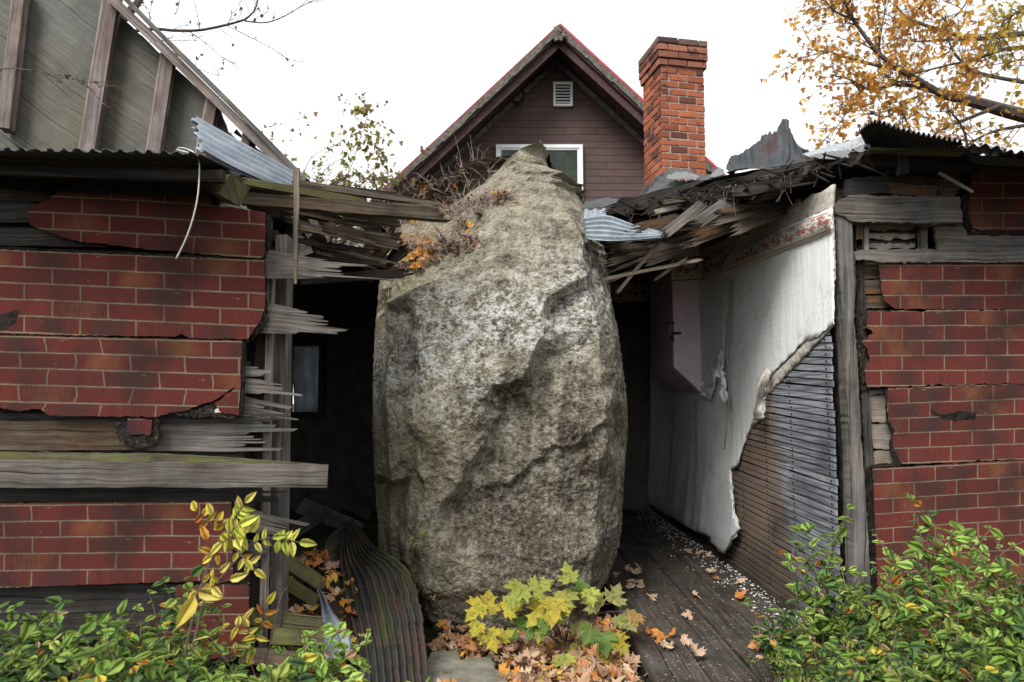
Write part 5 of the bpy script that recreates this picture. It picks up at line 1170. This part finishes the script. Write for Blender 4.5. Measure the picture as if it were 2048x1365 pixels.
for a in ((455,1060,425,1030,2,.048,YEL),(425,1050,393,1022,2,.05,ORG+YEL),(462,1050,490,1006,4,.045,YG),(470,1075,445,1085,2,.055,YG),(462,1080,500,1065,3,.06,YG),(455,1070,480,1050,2,.062,YG),(478,1110,510,1140,2,.045,YEL),(500,1090,545,1075,2,.045,YG),(540,1080,598,1085,3,.055,YG),(425,1115,415,1080,1,.05,ORG),(400,1175,440,1145,2,.045,YEL),(398,1180,390,1195,0,.095,YEL),(415,1180,460,1160,1,.055,YEL),(440,1110,425,1112,1,.045,YEL),(470,1100,490,1120,1,.04,YG)):
    pinnate(sb,lf,*a[:4],Y0,max(a[4],1),a[5],a[6])
for a in ((505,1260,460,1250,2,.055,ORG+YEL),(515,1265,505,1300,1,.05,YEL),(520,1255,535,1210,2,.05,ORG+YEL),(500,1275,490,1240,1,.045,YEL)): pinnate(sb,lf,*a[:4],Y0+.2,a[4],a[5],a[6])
sb.build('stem',M['twig'],ys); lf.build('foliage',M['leaf'],ys,smooth=True,recalc=False)
# maple seedling
mp=thing('maple_seedling','maple seedling with speckled yellow and green leaves at the foot of the boulder','seedling',(.25,3.95,0))
sb=MB();lf=MB(); root=Vector((.30,4.0,0))
ML=[(975,1245,62,1),(1000,1215,0,0),(965,1225,58,1),(1008,1240,58,1),(975,1280,54,1),(1045,1190,66,2),(1065,1200,60,2),(1090,1235,66,1),(1085,1215,66,2),(1110,1220,70,1),(1125,1205,66,2),(1140,1180,50,2),(1170,1180,46,3),(1178,1192,44,2),(1105,1250,50,2),(1070,1262,44,3),(1095,1275,40,3),(1052,1262,40,3),(1085,1270,36,2),(1200,1235,62,4),(1225,1225,56,4),(1185,1270,54,3),(1205,1285,60,3),(1228,1292,56,1),(1245,1245,52,4),(1275,1240,40,5),(1150,1262,44,4),(1235,1265,40,4),(1125,1330,54,2),(1140,1305,36,2),(960,1260,42,1),(1000,1290,40,1),(1030,1275,34,3)]
PC={0:(.5,.5,.1),1:(.50,.42,.05),2:(.42,.45,.09),3:(.13,.24,.05),4:(.34,.32,.12),5:(.46,.27,.09)}
for x,y,s_,c in ML:
    if s_==0: continue
    Y=3.72+R.uniform(-.12,.12); p=P(x,y,Y); sz=s_/F*Y*.74
    d=Vector((R.uniform(-.8,.8),0,-1 if R.random()<.7 else .3))
    mleaf(lf,p+Vector((0,0,sz*.4)),Vector((R.uniform(-.35,.35),-1,R.uniform(.3,1.0))),d,sz,jc(PC[c]),.22)
    q=smooth_pts([root,root.lerp(p,.5)+Vector((0,.04,.10)),p+Vector((0,0,sz*.4))],4); tube(sb,q,.0028,.0012,4)
sb.build('stem',M['twig'],mp); lf.build('foliage',M['mleaf'],mp,recalc=False)
# leaf litter: uncountable
lf=MB()
def litter(x0,x1,y0,y1,n,zf=lambda x,y:0,sz=(.045,.085),pal=TAN,lift=.05,test=None):
    k=0
    while k<n:
        x=R.uniform(x0,x1);y=R.uniform(y0,y1)
        if test and not test(x,y): continue
        k+=1; c=jc(R.choice(pal)) if R.random()>.14 else jc(R.choice(ORG+YEL[:1]))
        mleaf(lf,(x,y,zf(x,y)+R.uniform(.005,lift)),Vector((R.gauss(0,.5),R.gauss(0,.5)-.2,1)),rv(),R.uniform(*sz),c,.55,simple=R.random()<.3)
litter(-.42,.62,3.3,4.35,900,test=lambda x,y: not(x<0 and 3.45<y<3.85 and R.random()<.85) and not (R.random()<(y-3.9)*1.1))
litter(1.75,3.4,2.6,3.6,500,lift=.09,sz=(.05,.09)); litter(1.25,1.9,3.0,3.75,240,zf=lambda x,y:.08,lift=.07,sz=(.045,.085))
litter(-1.55,-.75,3.1,5.2,420,zf=bankz,lift=.05,sz=(.045,.075),pal=TAN+ORG)
litter(-3,0,2.0,3.1,350,lift=.03); litter(.6,3,2.0,3.2,200,lift=.03); litter(-6,8,-2,2,300,lift=.03)
lf.build('leaf_litter',M['dry'],kind='stuff',recalc=False,label='brown and orange fallen maple leaves covering the ground',cat='leaves')
# crumbs and plaster dust along the foot of the lath wall
mb=MB()
for i in range(900):
    y=3.5+5*R.random()**1.4; x=WX(y)-.04-abs(R.gauss(0,.13)); 
    if 4.3<y<4.6 and R.random()<.5: continue
    s_=R.uniform(.003,.012); mb.box((x,y,.106+s_*.2),s_,s_*R.uniform(.6,1.3),s_*.4,Matrix.Rotation(R.random()*3,3,'Z'),jit=s_*.2)
mb.build('plaster_crumbs',plain('white_plaster_crumb',(.62,.62,.60),.9,.2),kind='stuff',label='white plaster crumbs scattered along the foot of the lath wall',cat='crumbs')
mb=MB()
for i in range(900):
    x=R.uniform(.68,1.65); y=3.3+4*R.random()**1.5; s_=R.uniform(.004,.014); mb.box((x,y,.104),s_,s_*.35,.003,Matrix.Rotation(R.random()*3,3,'Z'))
mb.build('wood_chips',M['pale'],kind='stuff',label='tiny seeds and wood chips on the dark floorboards',cat='chips')
# single leaves lying on the floorboards
for x,y in ((1250,1135),(1278,1132),(1236,1152),(1262,1158),(1285,1162),(1262,1176),(1298,1192),(1288,1172),(1386,1188),(1305,1270),(1322,1280),(1345,1292),(1362,1278),(1396,1314),(1330,1296),(1300,1262),(1374,1098),(1395,1108),(1412,1110),(1270,1150),(1240,1172),(1430,1155),(1475,1195),(1485,1165),(1383,1230),(1420,1140),(1345,1270),(1318,1262)):
    p=G(x,y,.125); m_=MB(); mleaf(m_,p,Vector((R.gauss(0,.35),R.gauss(-.3,.3),1)),rv(),R.uniform(.045,.085),jc(R.choice(TAN[:2]+TAN[4:5]+TAN[1:2]+ORG[:1])),.5)
    m_.build('fallen_leaf',M['dry'],recalc=False,label='single dry tan maple leaf lying on the dark floorboards',cat='leaf',group='dry leaves on the floorboards')
# ---------------- debris, vines and leaves on the boulder ----------------
dt=thing('dry_vine_tangle','tangle of dry vines and dead leaves caught on the ledges of the boulder','vine',RK(850,420)[0])
vb=MB(); lb_=MB(); lo=MB()
def rkline(pts,r=.0035,n=4,sag=.02):
    q=[RK(x,y,.02)[0] for x,y in pts]; tube(vb,smooth_pts(q,n),r,r*.5,4)
rkline([(880,405),(835,440),(822,500),(800,540),(783,580),(785,640),(800,700),(797,760)],.004)
for pts in ([(760,360),(800,370),(850,400),(900,450),(960,520)],[(800,340),(860,400),(920,460)],[(900,330),(960,350),(1005,400),(1040,445)],[(1045,455),(1050,490),(1058,520)],[(960,380),(1000,430),(1010,455)],[(870,545),(930,510),(985,455)],[(930,395),(930,350),(925,365)],[(1040,365),(1080,350),(1120,362)]): rkline(pts,.0028)
def ledge(x0,y0,x1,y1,th,n,lens=(.03,.10)):
    for i in range(n):
        t=R.random(); x=x0+(x1-x0)*t+R.gauss(0,4); y=y0+(y1-y0)*t+R.gauss(0,th)*(1-.5*t); p,nn=RK(x,y,.012)
        d=(rv()+Vector((1,0,.3))).normalized(); L=R.uniform(*lens); a=p-d*L/2+nn*R.uniform(0,.03); b=p+d*L/2+nn*R.uniform(0,.04)
        if R.random()<.6: tube(vb,[a,(a+b)/2+rv()*.01,b],.0025,.0015,3)
        else: mleaf(lb_,p+nn*R.uniform(0,.03),rv()+nn,rv(),R.uniform(.02,.05),jc((.14,.09,.065),.5) if R.random()<.8 else jc((.30,.2,.14)),.9,simple=True)
ledge(775,535,955,482,13,330); ledge(865,432,1025,394,11,330); ledge(760,390,990,330,10,380)
def rknest(cx,cy,w_,h_,n,off=.05):
    for i in range(n):
        x=cx+R.gauss(0,w_); y=cy+R.gauss(0,h_); p,nn=RK(x,y,R.uniform(.01,off)); a=R.uniform(0,6.28); pts=[p]
        dd=Vector((math.cos(a),-.1,math.sin(a)*.7)); cur=p
        for k in range(5): dd=(dd+rv()*.35).normalized(); cur=cur+dd*R.uniform(.03,.06); pts.append(cur)
        tube(vb,smooth_pts(pts,3),.0028,.0012,4)
rknest(850,370,55,16,130,.10); rknest(810,400,25,25,60,.1); rknest(920,345,45,10,50,.06); rknest(880,430,45,20,35); rknest(820,500,25,25,40)
for i in range(16):
    x=R.uniform(790,960); y=360-(x-790)*.2; p,nn=RK(x,y,.02); tube(vb,smooth_pts([p,p+Vector((R.uniform(-.05,.05),0,.10)),p+Vector((R.uniform(-.1,.1),0,R.uniform(.15,.32)))],4),.0025,.001,3)
for cx,cy,n,sx,sy in ((828,505,26,22,14),(838,520,16,20,8),(835,378,18,24,10),(870,420,5,10,5),(820,445,6,10,8),(845,500,10,12,12),(1000,395,3,10,4),(940,470,3,6,4),(905,365,3,6,6)):
    for i in range(n):
        p,nn=RK(cx+R.gauss(0,sx),cy+R.gauss(0,sy),R.uniform(.02,.05)); mleaf(lo,p,Vector((R.gauss(0,.5),-1,R.gauss(.5,.4))),rv(),R.uniform(.035,.07),jc(R.choice([(.62,.27,.05),(.70,.38,.10),(.55,.2,.04),(.6,.36,.2)])),.6)
vb.build('dry_vine',M['vine'],dt); lb_.build('dead_leaves',M['dry'],dt,recalc=False); lo.build('orange_leaves',M['mleaf'],dt,recalc=False)
# small dead sprigs low on the boulder
for nm,pp,label in (('sprig',[(830,1080),(845,1070),(858,1075),(840,1090)],'small yellow green sprig clinging to the lower left face of the boulder'),('sprig',[(842,1170),(850,1155),(870,1185),(880,1190),(885,1175),(845,1185),(838,1205)],'dried curled sprig at the foot of the boulder beside the dark sheet')):
    m_=MB(); l_=MB(); root_=RK(pp[0][0],pp[0][1]+30,.01)[0]; t=thing('dead_sprig',label,'sprig',root_)
    for x,y in pp:
        p,nn=RK(x,y,.035); tube(m_,[root_,root_.lerp(p,.5)+nn*.03,p],.0018,.001,3)
        for k in range(3): oleaf(l_,p,rv()+Vector((0,0,-.5)),nn+rv()*.5,R.uniform(.025,.05),.016,jc((.36,.34,.08) if pp[0][1]<1100 else (.32,.24,.12)),.6,.5)
    m_.build('stem',M['twig'],t); l_.build('foliage',M['leaf'],t,recalc=False)
# ---------------- trees ----------------
def twigs(sb,p,d,L,depth,tips,r):
    q=[p]; cur=p.copy(); dd=d.copy()
    for k in range(4): dd=(dd+rv()*.16+Vector((0,0,.03))).normalized(); cur=cur+dd*L/4; q.append(cur)
    tube(sb,q,r,r*.5,4 if depth>1 else 3); 
    for x in q[1:]: tips.append((x,dd))
    if depth>0:
        for k in range(R.randint(2,3)): i=R.randint(1,4); twigs(sb,q[i],(dd+rv()*.6).normalized(),L*R.uniform(.45,.75),depth-1,tips,r*.55)
tr=thing('maple_tree','autumn maple with orange leaves spreading over the right roof','tree',(9.2,9.2,0))
sb=MB();tips=[]
def br(pts,Y0,Y1,r0,r1,nt=8,L=.55,dep=1,tipf=.12):
    n=len(pts); q=smooth_pts([P(x,y,Y0+(Y1-Y0)*i/(n-1)) for i,(x,y) in enumerate(pts)],5); tube(sb,q,r0,r1,6)
    for k in range(nt):
        i=int(len(q)*R.uniform(tipf,.98)); i=min(i,len(q)-2); ax=(q[i+1]-q[i]).normalized(); d=(ax*.7+rv()*.7).normalized(); twigs(sb,q[i],d,L*R.uniform(.5,1.1),dep,tips,.007)
br([(2600,420),(2300,290),(2048,232),(1950,205),(1880,188)],9.2,9,.13,.06,6,.6)
br([(1880,188),(1835,160),(1800,140),(1760,110),(1720,60),(1695,20),(1685,-30)],9,8.8,.048,.014,30,.6,2)
br([(1880,188),(1820,172),(1790,168),(1760,130),(1760,80),(1770,20)],9,9.2,.03,.008,16,.6,2)
br([(1800,140),(1740,128),(1690,115),(1660,105),(1620,100)],9,9,.03,.006,14,.5,2)
br([(1790,168),(1740,180),(1700,160),(1660,150)],9,8.6,.028,.006,14,.5,2)
br([(2300,60),(2048,68),(1950,78),(1880,60),(1820,40),(1790,10)],9.5,9.5,.05,.012,20,.6,2)
br([(1950,78),(1870,82),(1800,84)],9.5,9.3,.02,.006,8,.5,1)
br([(2300,90),(2048,95),(1990,105),(1950,120),(1900,130),(1820,150)],9.3,9,.035,.01,16,.55,2)
br([(2048,165),(1970,150),(1930,130),(1900,90),(1890,30)],9.1,9.1,.03,.01,14,.5,2)
br([(2000,212),(1930,240),(1880,262),(1850,290)],9,9,.03,.01,14,.5,2)
br([(2100,245),(2000,260),(1940,285)],8.8,8.8,.03,.01,12,.5,2)
br([(1935,300),(1930,270),(1915,240),(1895,218)],8.8,8.8,.02,.01,8,.5,1)
br([(1840,190),(1800,215),(1770,235),(1740,225)],8.9,8.9,.02,.006,14,.5,2)
br([(1800,205),(1810,240),(1825,265)],8.8,8.8,.016,.006,10,.5,1)
br([(1700,160),(1720,190),(1690,230),(1670,260)],8.7,8.7,.012,.004,12,.45,2)
br([(1720,40),(1680,30),(1655,10),(1650,-20)],8.8,8.8,.014,.004,10,.45,2)
br([(1880,-60),(1850,0),(1830,30)],9,9,.02,.006,12,.5,2); br([(1960,-60),(1930,10),(1900,40)],9.3,9.3,.02,.006,10,.5,2)
br([(2150,-60),(2060,10),(2010,40),(2000,70)],8,8,.03,.008,22,.5,2); br([(2200,150),(2060,120),(2010,130)],8,8,.02,.008,8,.5,2)
lf=MB()
for p,d in tips:
    for k in range(R.choice([0,0,0,0,1,1])):
        q=p+rv()*.05; sx=1024+(q.x/q.y)*F
        c=jc(R.choice([(.64,.33,.05),(.72,.42,.07),(.56,.27,.05),(.76,.50,.11),(.50,.22,.05)]),.25)
        if sx>2010 and q.z>5.0: c=jc((.50,.36,.05),.25)
        mleaf(lf,q,rv()+Vector((0,-.6,.2)),Vector((0,0,-1))+rv()*.6,R.uniform(.045,.088),c,.4,simple=True)
tk=MB(); tube(tk,smooth_pts([Vector((9.6,9.3,0)),Vector((9.5,9.2,1.6)),Vector((9.35,9.2,3.0)),P(2600,420,9.2),Vector((9.9,9.3,5.6)),Vector((10,9.4,7.5))],6),.30,.16,12)
tk.build('trunk',M['bark'],tr,smooth=True); sb.build('branches',M['bark'],tr); cr_=lf.build('crown',M['tleaf'],tr,recalc=False)
# bare tree upper left
bt=thing('bare_tree','nearly bare thorny tree with dark branches reaching over the plywood gable','tree',(-4.6,6.6,0))
sb=MB();tips=[]
def bb(pts,Y,r0,r1,sub=5,L=.3):
    q=smooth_pts([P(x,y,Y) for x,y in pts],5); tube(sb,q,r0,r1,5)
    for k in range(sub): i=R.randint(1,len(q)-2); d=((q[i+1]-q[i]).normalized()*.8+rv()*.5).normalized(); twigs(sb,q[i],d,L*R.uniform(.4,1),1,tips,.0035)
    for k in range(len(q)*2): i=R.randint(0,len(q)-2); p=q[i].lerp(q[i+1],R.random()); tube(sb,[p,p+rv().normalized()*.022],.003,.0008,3)
bb([(150,60),(230,66),(305,59),(350,62),(400,61),(455,50),(490,40)],6.5,.020,.011,6)
bb([(490,40),(510,20),(520,-20)],6.5,.011,.006,3); bb([(490,43),(530,46),(565,35),(600,15),(640,-5)],6.5,.008,.003,5)
bb([(455,52),(500,75),(540,95),(575,118),(605,123)],6.5,.004,.0015,3,.2); bb([(380,64),(415,90),(445,115),(470,130)],6.5,.004,.0015,4,.2)
bb([(300,85),(340,82),(395,82)],6.5,.004,.0015,2,.2); bb([(340,100),(375,125),(400,140),(440,152)],6.3,.005,.002,4,.2)
bb([(200,90),(262,20),(275,5),(300,-40)],6.7,.05,.03,3)
tk=MB(); tube(tk,smooth_pts([Vector((-4.6,6.6,0)),Vector((-4.5,6.6,2.0)),P(150,60,6.5),P(200,90,6.7),Vector((-4.3,6.7,6.2))],6),.12,.05,9); tk.build('trunk',M['bark'],bt,smooth=True)
bsb=sb; sb=MB()
bb([(-60,150),(0,138),(60,141),(140,155),(180,165),(220,172),(285,180)],4.0,.004,.0015,3,.15); bb([(140,155),(170,170),(195,195),(215,215)],4.0,.003,.0012,1,.1)
sb.build('bare_twig',M['twig'],label='long bare twig crossing in front of the plywood gable',cat='twig'); sb=bsb
for a in ((455,50,463,20),(400,61,380,-20),(300,40,290,10),(350,30,360,-10)): bb([(a[0],a[1]),((a[0]+a[2])/2+3,(a[1]+a[3])/2),(a[2],a[3])],6.4,.003,.0015,2,.2)
sb.build('branches',M['bark'],bt)
lf=MB()
for p,d in tips:
    if R.random()<.10: mleaf(lf,p,rv(),rv(),.035,jc((.12,.08,.04)),.5,simple=True)
lf.build('last_leaves',M['leaf'],bt,recalc=False)
# climbing bush in the gap left of the gable
cb=thing('climbing_bush','thin bush with sparse green and yellowing leaves against the sky left of the gable','bush',(P(660,400,8.8).x,8.8,0))
sb=MB();tips=[];lf=MB()
def cbr(pts,Y,r0,r1,sub,L=.36):
    q=smooth_pts([P(x,y,Y) for x,y in pts],5); tube(sb,q,r0,r1,4)
    for k in range(sub): i=R.randint(1,len(q)-2); twigs(sb,q[i],((q[i+1]-q[i]).normalized()*.7+rv()*.6).normalized(),L*R.uniform(.4,1),1,tips,.003)
root_=Vector((P(660,400,8.8).x,8.8,0))
tube(sb,smooth_pts([root_,root_+Vector((.05,0,1.2)),P(665,420,8.8)],5),.02,.012,6); tube(sb,smooth_pts([root_,root_+Vector((-.2,.1,1.2)),P(600,400,8.8)],5),.018,.010,6)
cbr([(600,400),(570,330),(545,300),(520,285),(500,280)],8.8,.008,.003,5); cbr([(600,370),(620,320),(660,295),(710,290)],8.8,.006,.002,6); cbr([(620,400),(650,340),(700,310),(720,300)],8.8,.006,.002,5)
cbr([(665,420),(700,340),(720,280),(735,230),(728,212)],8.8,.007,.002,12); cbr([(560,400),(540,330),(520,300)],8.7,.006,.002,4); cbr([(700,400),(740,350),(760,310)],8.8,.005,.002,6)
cbr([(690,300),(650,260),(600,240),(560,245)],8.8,.004,.002,5); cbr([(740,400),(790,370),(830,330),(850,310)],8.7,.004,.002,4,.15); cbr([(720,420),(780,390),(840,370)],8.6,.004,.002,5,.15)
for k in range(48): 
    x=R.uniform(560,800); cbr([(x,390),(x+R.uniform(-40,40),365),(x+R.uniform(-70,70),R.uniform(330,372))],8.6+R.uniform(-.2,.2),.004,.0015,2,.12)
for i in range(150):
    cx,cy,s1,s2=R.choice([(732,270,26,22),(735,285,24,16),(715,315,30,15),(727,216,10,5),(760,320,12,10),(740,255,20,18)]); p=P(cx+R.gauss(0,s1),cy+R.gauss(0,s2),8.8+R.uniform(-.15,.15))
    mleaf(lf,p,rv()+Vector((0,-.8,0)),Vector((0,0,-1))+rv()*.4,R.uniform(.05,.085),jc(R.choice([(.14,.20,.04),(.20,.26,.05),(.30,.30,.06),(.28,.16,.06)]),.3),.4,simple=True)
cbr([(600,400),(560,360),(520,340),(490,300)],8.7,.005,.002,7); cbr([(640,400),(600,350),(560,320),(520,310)],8.7,.005,.002,7); cbr([(640,390),(660,350),(690,250),(680,220)],8.7,.004,.0015,6)
for p,d in tips:
    if R.random()<.32: mleaf(lf,p,rv(),rv(),R.uniform(.03,.06),jc(R.choice([(.3,.3,.08),(.2,.22,.06),(.25,.15,.07)])),.5,simple=True)
sb.build('stem',M['twig'],cb); lf.build('foliage',M['leaf'],cb,recalc=False)
